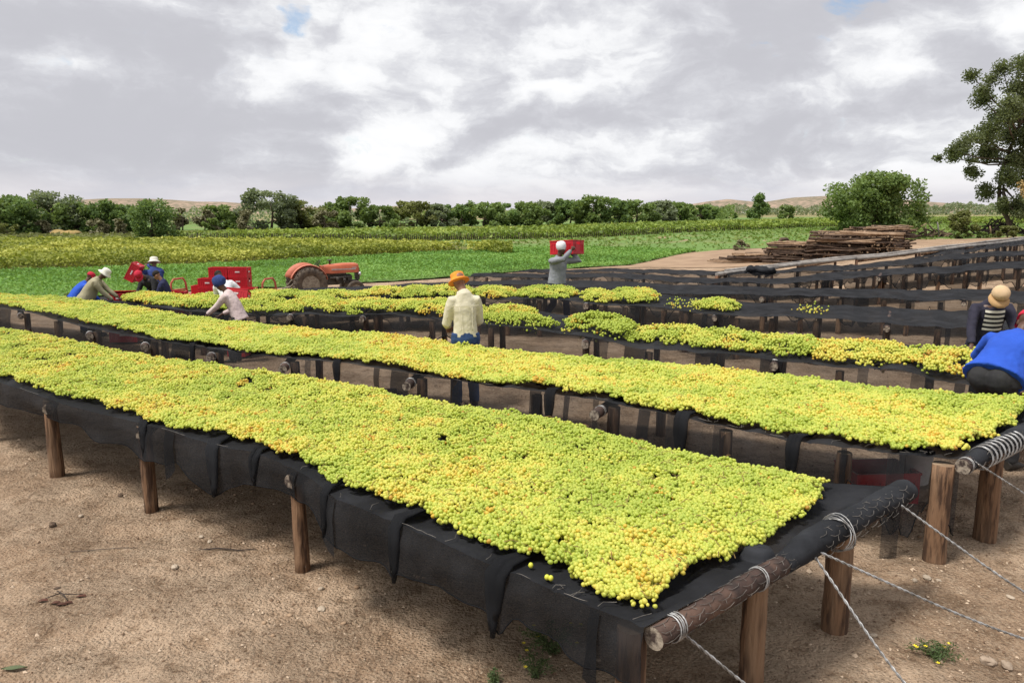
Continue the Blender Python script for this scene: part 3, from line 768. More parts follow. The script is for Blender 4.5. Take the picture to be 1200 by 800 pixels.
RPX = dict(
A=([(-60,430),(0,447),(60,468),(110,482),(165,495),(255,522),(300,530),(337,543),(367,558),(390,580),(469,612),(560,653),(640,687),(740,726),(757,734)],
   [(-60,372),(0,386),(100,405),(200,424),(300,437),(350,445),(445,461),(520,474),(600,483),(690,506),(740,518),(800,534),(870,548),(960,562),(1055,568)]),
B=([(-60,352),(0,360),(40,366),(100,383),(165,395),(250,408),(330,418),(400,424),(480,437),(560,449),(640,458),(720,470),(800,487),(860,500),(920,513),(1000,523),(1060,530),(1125,535)],
   [(-70,347),(60,349),(150,360),(250,377),(330,386),(400,392),(480,399),(560,410),(660,421),(740,426),(830,434),(900,443),(960,449),(1050,460),(1100,465),(1225,471)]),
C=([(105,352),(160,356),(230,365),(300,366),(350,365),(400,367),(455,366),(500,372),(545,378),(640,386),(700,396),(740,402),(800,408),(900,417),(960,423),(1000,427),(1060,433),(1130,444),(1260,464)],
   [(130,341),(200,350),(300,352),(400,352),(500,354),(600,362),(650,366),(740,376),(800,384),(870,390),(960,396),(1040,401),(1130,408),(1260,419)]),
D=([(200,351),(260,349),(330,350),(400,348),(500,346),(600,349),(660,350),(690,353),(745,354),(790,360),(850,367),(910,369),(970,372),(1040,377),(1100,380),(1260,390)],
   [(215,344),(300,342),(400,339),(500,336),(600,334),(660,335),(740,338),(800,345),(870,351),(960,356),(1040,358),(1130,362),(1260,370)]),
E=([(320,344),(400,340),(500,335),(560,332),(640,333),(700,336),(760,339),(830,344),(900,345),(960,346),(1050,348),(1130,350),(1260,358)],
   [(330,335),(420,329),(500,327),(560,326),(640,326),(720,328),(800,331),(860,335),(900,336),(960,337),(1050,337),(1200,337),(1260,337)]),
F=([(545,322),(620,323),(700,324),(760,327),(830,330),(900,330),(950,328),(1000,324),(1100,319),(1200,313),(1260,310)],
   [(555,318),(620,319),(700,319),(760,321),(830,324),(900,325),(950,322),(1000,318),(1100,312.5),(1200,307),(1260,305)]),
G=([(600,318),(700,317),(800,320),(900,320),(1000,314),(1060,309),(1110,304),(1160,300),(1260,293)],
   [(620,315),(700,313.5),(800,315),(900,316),(965,315),(1000,311),(1060,306),(1110,301),(1160,296.5),(1260,290)]),
K=([(1060,302),(1110,297),(1130,294),(1200,286),(1260,280)],[(1070,300),(1110,293.5),(1165,286.5),(1260,277)]),
)
LAB = dict(
A='nearest drying rack, fully covered with grapes, its end pole held by wire stays',
B='second drying rack from the front, wholly covered with grapes',
C='third drying rack from the front, grape heaps behind the orange hat man on it',
D='fourth drying rack from the front, with separate grape heaps on black net',
E='empty black net drying rack just behind the man shouldering a crate',
F='empty black net drying rack, second behind the man shouldering a crate',
G='long empty black net rack with a bundled net heap on it',
K='short empty black net rack at the far right next to the grey rails',
)
for k, (n_, f_) in RPX.items():
    RACKS[k] = Rack(k, n_, f_, LAB[k], wmin=1.5, step=.06 if k in 'AB' else .10)
def pl(pxs, t=0.02, rad=.055, top=-.05, d=0.0): return [(x, t, rad * random.uniform(.9, 1.1), top, d) for x in pxs]
rA, rB, rC, rD, rE, rF, rG, rK = (RACKS[k] for k in 'ABCDEFGK')
rackA = build_rack(rA, pl([-30, 56, 166, 343], .03, .056, -.03) + pl([-30, 56, 166, 343, 520], .97, .056, -.05), [-30, 56, 166, 343], skirt=(.27, .20), ext=.03, strips=.35, skirt_mat='skirt_dense')
rackB = build_rack(rB, pl([30, 66, 113, 178, 255, 345, 492, 628, 716, 850, 985], .03, .055) + pl([66, 178, 345, 492, 716, 985], .97, .055), [24, 105, 170, 248, 335, 482, 706], skirt=(.44, .20), ext=.24, strips=.4)
build_rack(rC, pl([170, 235, 340, 358, 428, 440, 505, 575, 688, 760, 838, 912, 985, 1090], .03, .05) + pl([235, 340, 428, 505, 575, 688, 760, 838, 912, 1090], .97, .05), [340, 425, 687, 908], skirt=(.40, .20), ext=.16, strips=.5)
build_rack(rD, pl([225, 300, 370, 470, 560, 595, 633, 690, 733, 749, 779, 804, 840, 865, 905, 957, 1040, 1100, 1160, 1215], .03, .05) + pl([300, 470, 560, 633, 690, 749, 804, 840, 905, 957, 1040, 1100], .97, .05), [687, 838, 1040], skirt=(.50, .20), ext=.14, strips=.5)
build_rack(rE, pl([340, 430, 520, 620, 710, 800, 860, 895, 940, 985, 1037, 1065, 1104, 1175, 1240], .03, .05) + pl([430, 620, 800, 895, 985, 1065, 1175], .97, .05), [893, 1130], skirt=(.40, .22), ext=.12, strips=.5)
build_rack(rF, pl([570, 650, 740, 830, 905, 965, 1005, 1032, 1060, 1078, 1100, 1132, 1150, 1195, 1250], .03, .05) + pl([650, 830, 965, 1032, 1078, 1132, 1195], .97, .05), [1030], skirt=(.34, .24), ext=.12, skirt_mat='skirt', strips=.5)
build_rack(rG, pl([640, 740, 850, 957, 968, 975, 1025, 1080, 1118, 1148, 1178, 1192, 1240], .03, .05) + pl([740, 957, 1025, 1080, 1118, 1148, 1192], .97, .05), [895], skirt=(.34, .24), ext=.12, strips=.5)
build_rack(rK, pl([1075, 1120, 1147, 1178, 1230], .03, .05) + pl([1120, 1147, 1178, 1230], .97, .05), [], skirt=(.32, .2), ext=.12, strips=.5)

# --- the built-up ends of the two front racks
def end_frame(r, root, p0, p1, posts, wrap_from, zc, loops, rb=.052):
    """end pole from p0 to p1 (photo px at height zc), its posts, folded net rolled round it, hexagon wire and bindings"""
    off = Vector(root.location)
    a, b = unp(*p0, zc), unp(*p1, zc)
    ax = (b - a).normalized(); up = Vector((0, 0, 1)); sd_ = ax.cross(up).normalized()
    L = (b - a).length
    mb = MB(); k = 12
    mb.tube([a.lerp(b, q / k) - off for q in range(k + 1)], [rb * random.uniform(.96, 1.05) for _ in range(k + 1)], 16, capmi=1, jit=.02)
    pole = mb.build('end_pole', [M['beam'], M['beam_end']], root)
    # folded net rolled over the pole
    mb = MB(); k = 44
    pts, rad = [], []
    for q in range(k + 1):
        f = wrap_from + (1.0 - wrap_from) * q / k
        g_ = min(1, q / 9)
        rr = (rb + .006 + .020 * g_) * (1 + .16 * (vnoise(np.array([f * 9]), np.array([1.0]), 4)[0] - .5))
        pts.append(a.lerp(b, f) + up * (.014 * g_) - sd_ * .018 * g_ - off); rad.append((rr, rr * .9))
    mb.tube(pts, rad, 18, side=sd_, jit=.05)
    mb.build('net_roll', M['netroll'], root)
    # hexagonal wire netting laid over the pole
    mb = MB(); dz_ = .045
    nr = int(L / .105)
    for i in range(nr):
        for s_ in range(4):
            th0 = -0.9 + s_ * .80 + (.40 if i % 2 else 0)
            f0 = (i + .5) * .105 / L
            def P(f, th, e=.004):
                rr = rb + e + (.026 if f > wrap_from + .12 else 0.0)
                return a.lerp(b, min(f, 1)) + (sd_ * math.sin(th) + up * math.cos(th)) * rr - off
            j = lambda: random.uniform(-.012, .012) / L
            df = .0525 / L
            q0, q1, q2 = P(f0 - df + j(), th0), P(f0 + j(), th0 + .22), P(f0 + df + j(), th0)
            mb.tube([q0, P(f0 - df * .5, th0 + .20), q1], .0014, 4, cap=False)
            mb.tube([q1, P(f0 + df * .5, th0 + .20), q2], .0014, 4, cap=False)
            if random.random() < .8: mb.tube([q1, P(f0 + j(), th0 + .58)], .0014, 4, cap=False)
    mb.build('wire_netting', M['chicken'], root)
    mb = MB()
    for f in loops:
        for w in (0, .016):
            ring = [a.lerp(b, f) + ax * (w + .010 * math.sin(th)) + (sd_ * math.cos(th) + up * math.sin(th)) * (rb + .006 + (.026 if f > wrap_from + .1 else 0)) - off for th in np.linspace(0, 2 * math.pi, 17)]
            mb.tube(ring, .0038, 6, cap=False)
    mb.build('binding_wire', M['wire'], root)
    for (px, rad, top, back) in posts:
        f = None
        best = min(np.linspace(0, 1, 200), key=lambda q: abs(600 + FPX * (a.lerp(b, q).x) / (a.lerp(b, q).y * math.cos(PITCH) + (CAMH - zc) * math.sin(PITCH)) - px))
        c = a.lerp(b, best) + sd_ * (-(rad + rb) * back); c.z = 0
        zg = float(ground_z(c.x, c.y)); mb = MB(); k = 7
        mb.tube([c + Vector((0, 0, zg - .1 + (top + .1) * q / k)) - off for q in range(k + 1)], [rad * (1.06 - .1 * q / k) * random.uniform(.97, 1.03) for q in range(k + 1)], 14, capmi=1, jit=.035)
        mb.build('post', [M['post'], M['log_end']], root)
    return a, b, ax, sd_
def twisted(root, pts, r=.0042, mat='wire', turns=26):
    """two strands twisted about each other, hanging in a slight curve"""
    off = Vector(root.location); mb = MB()
    p = [Vector(q) for q in pts]
    L = (p[1] - p[0]).length; n = int(max(60, turns * L * 3))
    ax = (p[1] - p[0]).normalized(); u = ax.orthogonal().normalized(); v = ax.cross(u)
    for ph in (0, math.pi):
        c = []
        for q in range(n + 1):
            f = q / n; th = ph + f * L * turns * 2 * math.pi / 2.0
            s = .006 * (1 - min(1, (1 - f) * 0))
            c.append(p[0].lerp(p[1], f) + Vector((0, 0, -.045 * math.sin(math.pi * f) + .004 * math.sin(9 * f))) + (u * math.cos(th) + v * math.sin(th)) * .0045 - off)
        mb.tube(c, r, 5, cap=False)
    return mb.build('stay_wire', M[mat], root)
aA, bA, xA, sA = end_frame(rA, rackA, (766, 748), (1064, 577), [(757, .068, .74, 1.0), (910, .064, .765, .95), (1006, .078, .70, .75)], .40, .735, [.045, .055, .31])
# net drawn over the head of the middle end post
mb = MB(); ctr = [o for o in rackA.children if o.name.startswith('post')][-2]
vv = np.array([v.co[:] for v in ctr.data.vertices]); tp = vv[vv[:, 2] > vv[:, 2].max() - .01].mean(0)
mb.lathe([(.135, -.045), (.098, -.012), (.078, .022), (.070, .040), (.045, .047), (1e-4, .048)], 18, M=Matrix.Translation(tp))
mb.v = [(x + random.uniform(-.004, .004), y + random.uniform(-.004, .004), z + random.uniform(-.003, .003)) for x, y, z in mb.v]
mb.build('net_over_post', M['netroll'], rackA)
def seam_fold(r, root, px, length, w, reach=.34):
    """a gathered seam of the net: runs in from the edge, over it and hangs down as a bunched tail"""
    i = r.ix(px); T, C = r.dirs(i); e = Vector((*r.at(i, 0), 0)); z0 = float(ground_z(e.x, e.y)) + r.h
    off = Vector(root.location); mb = MB()
    for k in range(3):
        s_ = T * ((k - 1) * w * .55 + random.uniform(-.01, .01)); l = length * random.uniform(.7, 1.0) if k != 1 else length
        p = [e + C * reach + s_ * .2 + T * .10, e + C * reach * .5 + s_ * .6 + T * .03, e + C * .03 + s_, e - C * .035 + s_ * 1.0, e - C * .04 + s_ * .9, e - C * .045 + s_ * .55, e - C * .05 + s_ * .3]
        zz = [.010, .014, .016, -.03, -l * .4, -l * .75, -l * .95]
        mb.tube([q + Vector((0, 0, z0 + z_)) - off for q, z_ in zip(p, zz)], [(.010, .006), (.02, .010), (w * .5, .013), (w * .55, .016), (w * .55, .016), (w * .48, .014), (w * .26, .010)], 9, side=T, jit=.12)
    mb.build('net_fold', M['netfold'], root)
for px, l, w in ((168, .31, .05), (250, .42, .07), (300, .24, .04), (383, .32, .045), (466, .37, .055), (585, .38, .06)): seam_fold(rA, rackA, px, l, w)
for px, l, w in ((225, .38, .05), (395, .38, .05), (645, .38, .05), (800, .42, .06), (930, .38, .05)): seam_fold(rB, rackB, px, l, w, .2)
aB, bB, xB, sB = end_frame(rB, rackB, (1128, 547), (1238, 492), [(1118, .076, .74, 1.0), (1172, .078, .73, .3)], 0.04, .75, [.02, .12, .16, .20, .24, .28, .32, .36, .40, .44, .48])
def stay(root, px0, z0, px1, px2=None):
    p0 = unp(*px0, z0); p1 = unp(*px1, 0.0)
    return twisted(root, [p0, p1])
stay(rackA, (782, 727), .76, (1010, 886))
stay(rackA, (955, 652), .72, (1140, 893))
stay(rackA, (957, 645), .74, (1330, 790))
stay(rackA, (1056, 592), .74, (1330, 766))
stay(rackB, (1142, 541), .78, (1330, 643))
mb = MB(); off = Vector(rackA.location)
for k in range(5):
    c = aA.lerp(bA, .62 + k * .004)
    ring = [c + (sA * math.cos(th) + Vector((0, 0, 1)) * math.sin(th)) * (.092 + .004 * k) + xA * .02 * math.sin(2 * th + k) - off for th in np.linspace(0, 2 * math.pi, 21)]
    mb.tube(ring, .003, 5, cap=False)
mb.build('binding_wire', M['wire'], rackA)
# edge wires of the two front racks
for r, root in ((rA, rackA), (rB, rackB)):
    off = Vector(root.location); mb = MB()
    P3 = [Vector((*r.A[i], float(ground_z(*r.A[i])) + r.h + .006 + (vnoise(np.array([i * .8]), np.array([0.0]), 3)[0] - .5) * .008)) - off for i in range(r.n)]
    for a_ in range(0, r.n - 3, 5):
        if random.random() < .35: mb.tube(P3[a_:a_ + random.choice((4, 5, 6))], .0016, 4)
    for i in range(0, r.n, 1):
        if random.random() < .14 and i > r.n * .45:
            T, C = r.dirs(i); q = P3[i] + T * random.uniform(-.05, .05)
            l = random.uniform(.04, .12)
            mb.tube([q, q + C * l * .5 + T * random.uniform(-.03, .03) + Vector((0, 0, .004)), q + C * l + T * random.uniform(-.05, .05) + Vector((0, 0, .002))], .0016, 4, cap=False)
    mb.build('edge_wire', M['chicken'], root)

# --- bare frame of grey rails at the back right (no net laid on it)
def rails():
    n_ = [(840, 321), (870, 318), (960, 307), (1055, 298), (1130, 289), (1200, 281), (1270, 273)]
    f_ = [(850, 317), (880, 314), (960, 304.5), (1055, 296), (1130, 286.5), (1200, 278.5), (1270, 270.5)]
    P = even(np.array([unp(x, y, .8) for x, y in zip(*resample(n_, 6))]), 26)
    Q = even(np.array([unp(x, y, .8) for x, y in zip(*resample(f_, 6))]), 26)
    root = empty('bare_rack', P[0], 0, 'bare rack frame of weathered grey rails with no net, in front of the pole stack', 'drying rack', 'black net drying racks')
    off = Vector(root.location)
    for e in (P, Q):
        for i in range(0, 25, 3):
            mb = MB()
            pts = [Vector(e[min(j, 25)]) - off + Vector((0, 0, random.uniform(-.015, .015))) for j in range(i, min(i + 4, 26))]
            if len(pts) > 1:
                mb.tube(pts, [.055 * random.uniform(.85, 1.15) for _ in pts], 8)
                mb.build('rail', M['greywood'], root)
    for i in range(0, 26, 2):
        for e in (P, Q):
            c = Vector(e[i]); zg = float(ground_z(c.x, c.y)); mb = MB()
            mb.tube([Vector((c.x, c.y, zg - .05)) - off, c - Vector((0, 0, .05)) - off], [.055, .05], 8)
            mb.build('post', M['post_dark'], root)
        mb = MB(); mb.tube([Vector(P[i]) - off - Vector((0, 0, .1)), Vector(Q[i]) - off - Vector((0, 0, .1))], .045, 8)
        mb.build('cross_pole', M['post'], root)
rails()
# crumpled net left on a rack
mb = MB()
c = unp(888, 318.5, .82)
for k in range(12):
    q = c + Vector((random.gauss(0, .24), random.uniform(-.12, .12), random.uniform(-.02, .05)))
    mb.ball(q, (random.uniform(.12, .25), .15, random.uniform(.06, .14)), 9, 6)
mb.v = [(x, y, z + (vnoise(np.array([x * 9]), np.array([y * 9 + z * 5]), 6)[0] - .4) * .14) for x, y, z in mb.v]
bn = mb.build('net_bundle', M['netroll'])
tag(bn, 'crumpled black net bundled into a heap on the back rack', 'net bundle')
# ------------------------------------------------------------------ grapes: real berries instanced on points
def grape_tree():
    ng = bpy.data.node_groups.new('grape_berries', 'GeometryNodeTree')
    ng.interface.new_socket('Geometry', in_out='INPUT', socket_type='NodeSocketGeometry')
    ng.interface.new_socket('Geometry', in_out='OUTPUT', socket_type='NodeSocketGeometry')
    N, Lk = ng.nodes, ng.links
    gi, go = N.new('NodeGroupInput'), N.new('NodeGroupOutput')
    ico = N.new('GeometryNodeMeshIcoSphere'); ico.inputs['Radius'].default_value = 1.0; ico.inputs['Subdivisions'].default_value = 2
    ss = N.new('GeometryNodeSetShadeSmooth'); sm = N.new('GeometryNodeSetMaterial'); sm.inputs['Material'].default_value = M['grape']
    iop = N.new('GeometryNodeInstanceOnPoints')
    sc = N.new('GeometryNodeInputNamedAttribute'); sc.data_type = 'FLOAT_VECTOR'; sc.inputs['Name'].default_value = 'size'
    ro = N.new('GeometryNodeInputNamedAttribute'); ro.data_type = 'FLOAT_VECTOR'; ro.inputs['Name'].default_value = 'turn'
    Lk.new(ico.outputs[0], ss.inputs[0]); Lk.new(ss.outputs[0], sm.inputs[0]); Lk.new(sm.outputs[0], iop.inputs['Instance'])
    Lk.new(gi.outputs[0], iop.inputs['Points']); Lk.new(sc.outputs[0], iop.inputs['Scale'])
    Lk.new(ro.outputs[0], iop.inputs['Rotation']); Lk.new(iop.outputs[0], go.inputs[0])
    return ng
GT = grape_tree()
def grapes_obj(name, pts, rad, tint):
    n = len(pts)
    org = pts.mean(0)
    me = bpy.data.meshes.new(name)
    me.vertices.add(n); me.vertices.foreach_set('co', (pts - org).reshape(-1).astype(np.float32))
    a = me.attributes.new('size', 'FLOAT_VECTOR', 'POINT')
    S = rad[:, None] * np.column_stack([np.ones(n), np.ones(n), rng.uniform(1.05, 1.3, n)])
    a.data.foreach_set('vector', S.reshape(-1).astype(np.float32))
    a = me.attributes.new('turn', 'FLOAT_VECTOR', 'POINT')
    a.data.foreach_set('vector', rng.uniform(0, 6.28, n * 3).astype(np.float32))
    a = me.attributes.new('tint', 'FLOAT', 'POINT'); a.data.foreach_set('value', tint.astype(np.float32))
    me.materials.append(M['grape'])
    o = link_mesh(name, me)
    o.location = org
    md = o.modifiers.new('berries', 'NODES'); md.node_group = GT
    return o
_t = (1 + 5 ** .5) / 2
ICO_V = np.array([(-1, _t, 0), (1, _t, 0), (-1, -_t, 0), (1, -_t, 0), (0, -1, _t), (0, 1, _t), (0, -1, -_t), (0, 1, -_t), (_t, 0, -1), (_t, 0, 1), (-_t, 0, -1), (-_t, 0, 1)]) / math.sqrt(1 + _t * _t)
ICO_F = np.array([(0, 11, 5), (0, 5, 1), (0, 1, 7), (0, 7, 10), (0, 10, 11), (1, 5, 9), (5, 11, 4), (11, 10, 2), (10, 7, 6), (7, 1, 8), (3, 9, 4), (3, 4, 2), (3, 2, 6), (3, 6, 8), (3, 8, 9), (4, 9, 5), (2, 4, 11), (6, 2, 10), (8, 6, 7), (9, 8, 1)])
OCT_V = np.array([(1, 0, 0), (0, 1, 0), (-1, 0, 0), (0, -1, 0), (0, 0, 1), (0, 0, -1)], float) * 1.12
OCT_F = np.array([(0, 1, 4), (1, 2, 4), (2, 3, 4), (3, 0, 4), (1, 0, 5), (2, 1, 5), (3, 2, 5), (0, 3, 5)])
def grapes_mesh(name, pts, rad, tint, fine=True):
    bv, bf = (ICO_V, ICO_F) if fine else (OCT_V, OCT_F)
    n, nv, nf = len(pts), len(bv), len(bf)
    org = pts.mean(0)
    a = rng.uniform(0, 6.28, n); c, s = np.cos(a)[:, None], np.sin(a)[:, None]
    V = np.stack([bv[None, :, 0] * c - bv[None, :, 1] * s, bv[None, :, 0] * s + bv[None, :, 1] * c, np.broadcast_to(bv[None, :, 2] * 1.1, (n, nv))], -1) * (rad * 1.08)[:, None, None] + (pts - org)[:, None]
    Fc = (bf[None] + (np.arange(n) * nv)[:, None, None]).reshape(-1)
    me = bpy.data.meshes.new(name)
    me.vertices.add(n * nv); me.vertices.foreach_set('co', V.reshape(-1).astype(np.float32))
    me.loops.add(n * nf * 3); me.loops.foreach_set('vertex_index', Fc.astype(np.int32))
    me.polygons.add(n * nf); me.polygons.foreach_set('loop_start', np.arange(0, n * nf * 3, 3, dtype=np.int32))
    me.polygons.foreach_set('use_smooth', np.ones(n * nf, bool))
    at = me.attributes.new('tint', 'FLOAT', 'POINT'); at.data.foreach_set('value', np.repeat(tint, nv).astype(np.float32))
    me.materials.append(M['grape_m']); me.update(calc_edges=True)
    o = link_mesh(name, me); o.location = org
    return o
def bunches(C, z, yaw, tint, per, rad, size, spread=.012):
    """C: (n,2) bunch centres, z: support height; berries over the upper half of flattened bunches"""
    n = len(C)
    k = np.arange(per)
    ph = k * 2.39996 + rng.random((n, 1)) * 6.28
    cz = (k + .5) / per * 1.05 - .15
    cr = np.sqrt(np.clip(1 - cz ** 2, 0, 1))
    a = size * rng.uniform(.75, 1.35, (n, 1)); b = a * rng.uniform(.5, .75, (n, 1)); h = a * rng.uniform(.30, .48, (n, 1))
    lx, ly = cr * np.cos(ph) * a, cr * np.sin(ph) * b
    X = C[:, :1] + lx * np.cos(yaw)[:, None] - ly * np.sin(yaw)[:, None]
    Y = C[:, 1:] + lx * np.sin(yaw)[:, None] + ly * np.cos(yaw)[:, None]
    Z = z[:, None] + cz * h
    P = np.stack([X, Y, Z], -1) + rng.normal(0, spread * .5, (n, per, 3))
    t = tint[:, None] + rng.normal(0, .085, (n, per))
    t = np.where(rng.random(t.shape) < .007, rng.uniform(.85, 1, t.shape), t)
    return P.reshape(-1, 3), np.clip(t, 0, 1).reshape(-1)
def tint_field(C, seed, base=.30):
    f = fbm(C[:, 0] * 1.4, C[:, 1] * 1.4, seed, 3)
    t = base + (f - .5) * 1.45 + rng.normal(0, .15, len(C))
    gold = rng.random(len(C)) < np.where(f > .58, .22, .015)
    return np.where(gold, rng.uniform(.66, .92, len(C)), np.clip(t, 0, .72))
def stalks(name, P, n, parent, ln=.06):
    mb = MB()
    for q in P[rng.choice(len(P), n)]:
        d = Vector((random.gauss(0, 1), random.gauss(0, 1), random.uniform(0, .5))).normalized() * ln * random.uniform(.5, 1.5)
        q = Vector(q) + Vector((0, 0, .010))
        mb.tube([q - d * .5, q + Vector((0, 0, .012)), q + d * .5], [.0024, .002, .0014], 4, smooth=False)
    o = mb.build(name, M['stem'], parent)
    if parent is not None: o.location = -Vector(parent.location)
    o['kind'] = 'stuff'
    return o
def layer(r, i0, i1, dens, rad, per, size, seed, label, edge=(.06, .05), pile=.075, cell=.0235):
    """an even bed of berries over most of a rack, lumpy bunches on top, ragged edges"""
    wid = float(np.mean(np.linalg.norm(r.B - r.A, axis=1))); L = float(r.len[-1])
    def inside(i, t, m=0.0):
        k = r.step / .12; i1_ = i1 * k; i = i * k
        en = edge[0] + .075 * (vnoise(i * .33, i * 0, seed) - .2) + .03 * (vnoise(i * 1.7, i * 0, seed + 1) - .5); ef = edge[1] + (.05 if r.key == "A" else 0) * sst(r.n * k - 9, r.n * k, i) + .04 * (vnoise(i * .3, i * 0 + 9, seed) - .3)
        ee = i1_ - 2.4 * vnoise(t * 9, t * 0 + 4, seed)
        if r.key == 'A': ee = ee - 1.3 * sst(.10, .40, t) - 2.4 * sst(.72, .95, t)
        return (t > en + m) & (t < 1 - ef - m) & (i < ee - m * 8)
    def lump(C, t):
        return pile * fbm(C[:, 0] * 3.2, C[:, 1] * 3.2, seed + 7, 2) * np.clip(np.minimum(t, 1 - t) * 9, .25, 1)
    ni, nt = int(L / cell), int(wid / cell)
    ii, tt = np.meshgrid(np.linspace(i0, i1, ni), np.linspace(0, 1, nt))
    i = ii.ravel() + rng.uniform(-.5, .5, ni * nt) * (i1 - i0) / ni; t = tt.ravel() + rng.uniform(-.5, .5, ni * nt) / nt
    C0 = r.pts(i, t)
    ok = inside(i, t) & ~(fbm(C0[:, 0] * 7.5, C0[:, 1] * 7.5, seed + 2, 2) < .235)
    i, t = i[ok], t[ok]; C = r.pts(i, t)
    zz = r.z(C, i, t) + .012 + lump(C, t) + .046 * fbm(C[:, 0] * 9, C[:, 1] * 9, seed + 8, 2) + rng.uniform(-.008, .012, len(C))
    tb = np.clip(tint_field(C, seed) * .55 + .45 * (.30 + (fbm(C[:, 0] * 6, C[:, 1] * 6, seed + 3, 2) - .5) * 1.2), 0, .8)
    P0, T0 = np.column_stack([C, zz]), np.clip(np.where(rng.random(len(C)) < .007, .95, tb + rng.normal(0, .10, len(C))), 0, 1)
    n = int(L * wid * dens)
    i = rng.uniform(i0, i1, n); t = rng.random(n)
    ok = inside(i, t, .012)
    i, t = i[ok], t[ok]
    C = r.pts(i, t)
    zz = r.z(C, i, t) + .016 + lump(C, t) + rng.uniform(0, .018, len(C))
    P, T = bunches(C, zz, rng.uniform(0, 6.28, len(C)), tint_field(C, seed), per, rad, size)
    P, T = np.concatenate([P0, P]), np.concatenate([T0, T])
    o = grapes_obj('grapes', P, rad * rng.uniform(.70, 1.16, len(P)), T)
    tag(o, label, 'grapes', kind='stuff')
    stalks('grape_stalks', P, min(1500, len(P) // 50), o)
    return o, P
gA, PA = layer(rA, 0, rA.n - 2.6, 66, .0113, 38, .072, 11, 'thick layer of green-yellow grapes spread over the nearest rack', (.030, .015), cell=.0208)
gB, PB = layer(rB, 0, rB.n - 2.0, 46, .0138, 26, .088, 12, 'layer of green-yellow grapes spread over the second rack from the front', (.03, .015), pile=.075, cell=.026)
# a few berries that rolled off on to the front net
for x, y, lb in ((641, 676, 'left of a touching pair of single grapes on the bare front net'), (645.5, 677, 'right of a touching pair of single grapes on the bare front net'), (671, 674, 'single grape lying just below the grape layer on the bare front net'), (622, 662, 'farthest left single grape on the bare front net')):
    p = unp(x, y, .815); mb = MB(); mb.ball((0, 0, 0), (.0128, .0128, .0148), 12, 8)
    o = mb.build('loose_grape', surf('loose_grape_skin', (0.50, 0.56, 0.06), (0.62, 0.58, 0.07), .34, 20) if 'loose_grape_skin' not in bpy.data.materials else bpy.data.materials['loose_grape_skin'])
    o.location = p
    tag(o, lb, 'grape', 'loose grapes at the front edge')

def heap(r, x0, x1, t0, t1, hmax, seed, label, base=.30, rad=.017, dens=62, group='grape heaps waiting on the racks', thin=False):
    if not thin and x1 < 560: x0, x1, hmax = x0 - 9, x1 + 9, hmax * .82
    t0 = t0 + (.06 if not thin else 0); i0, i1 = r.ix(x0), r.ix(x1)
    w = abs(i1 - i0); cxi = (i0 + i1) / 2
    P0, P1 = r.at(i0, (t0 + t1) / 2), r.at(i1, (t0 + t1) / 2)
    Lw = np.linalg.norm(P1 - P0); wid = np.linalg.norm(r.at(cxi, t1) - r.at(cxi, t0))
    n = max(12, int(Lw * wid * .8 * dens))
    u = rng.uniform(-1, 1, n * 2); v = rng.uniform(-1, 1, n * 2)
    rr = np.abs(u) ** 2.4 + np.abs(v) ** 2.2
    ok = rr < 1 + .25 * (vnoise(u * 4, v * 4, seed) - .6)
    u, v, rr = u[ok], v[ok], np.clip(rr[ok], 0, 1)
    i = cxi + u * max(.5, w / 2 - .08 / r.step) ; t = (t0 + t1) / 2 + v * (t1 - t0) / 2
    C = r.pts(i, t)
    zz = r.z(C, i, t) + .01
    if not thin:
        zz = zz + hmax * (.78 if r.key == 'D' else .85) * (1 - rr) ** .6 * (.55 + .75 * vnoise(C[:, 0] * 2.6, C[:, 1] * 2.6, seed + 4))
    P, T = bunches(C, zz, rng.uniform(0, 6.28, len(C)), np.clip(tint_field(C, seed, base), 0, .95), 3 if thin else 19, rad, .095, .02 if not thin else .08)
    o = grapes_mesh('grape_heap', P, rad * rng.uniform(.8, 1.15, len(P)), T, r.key == 'C' and x0 > 640)
    tag(o, label, 'grape heap', group)
    return o
H3 = 'grape heaps waiting on the racks'
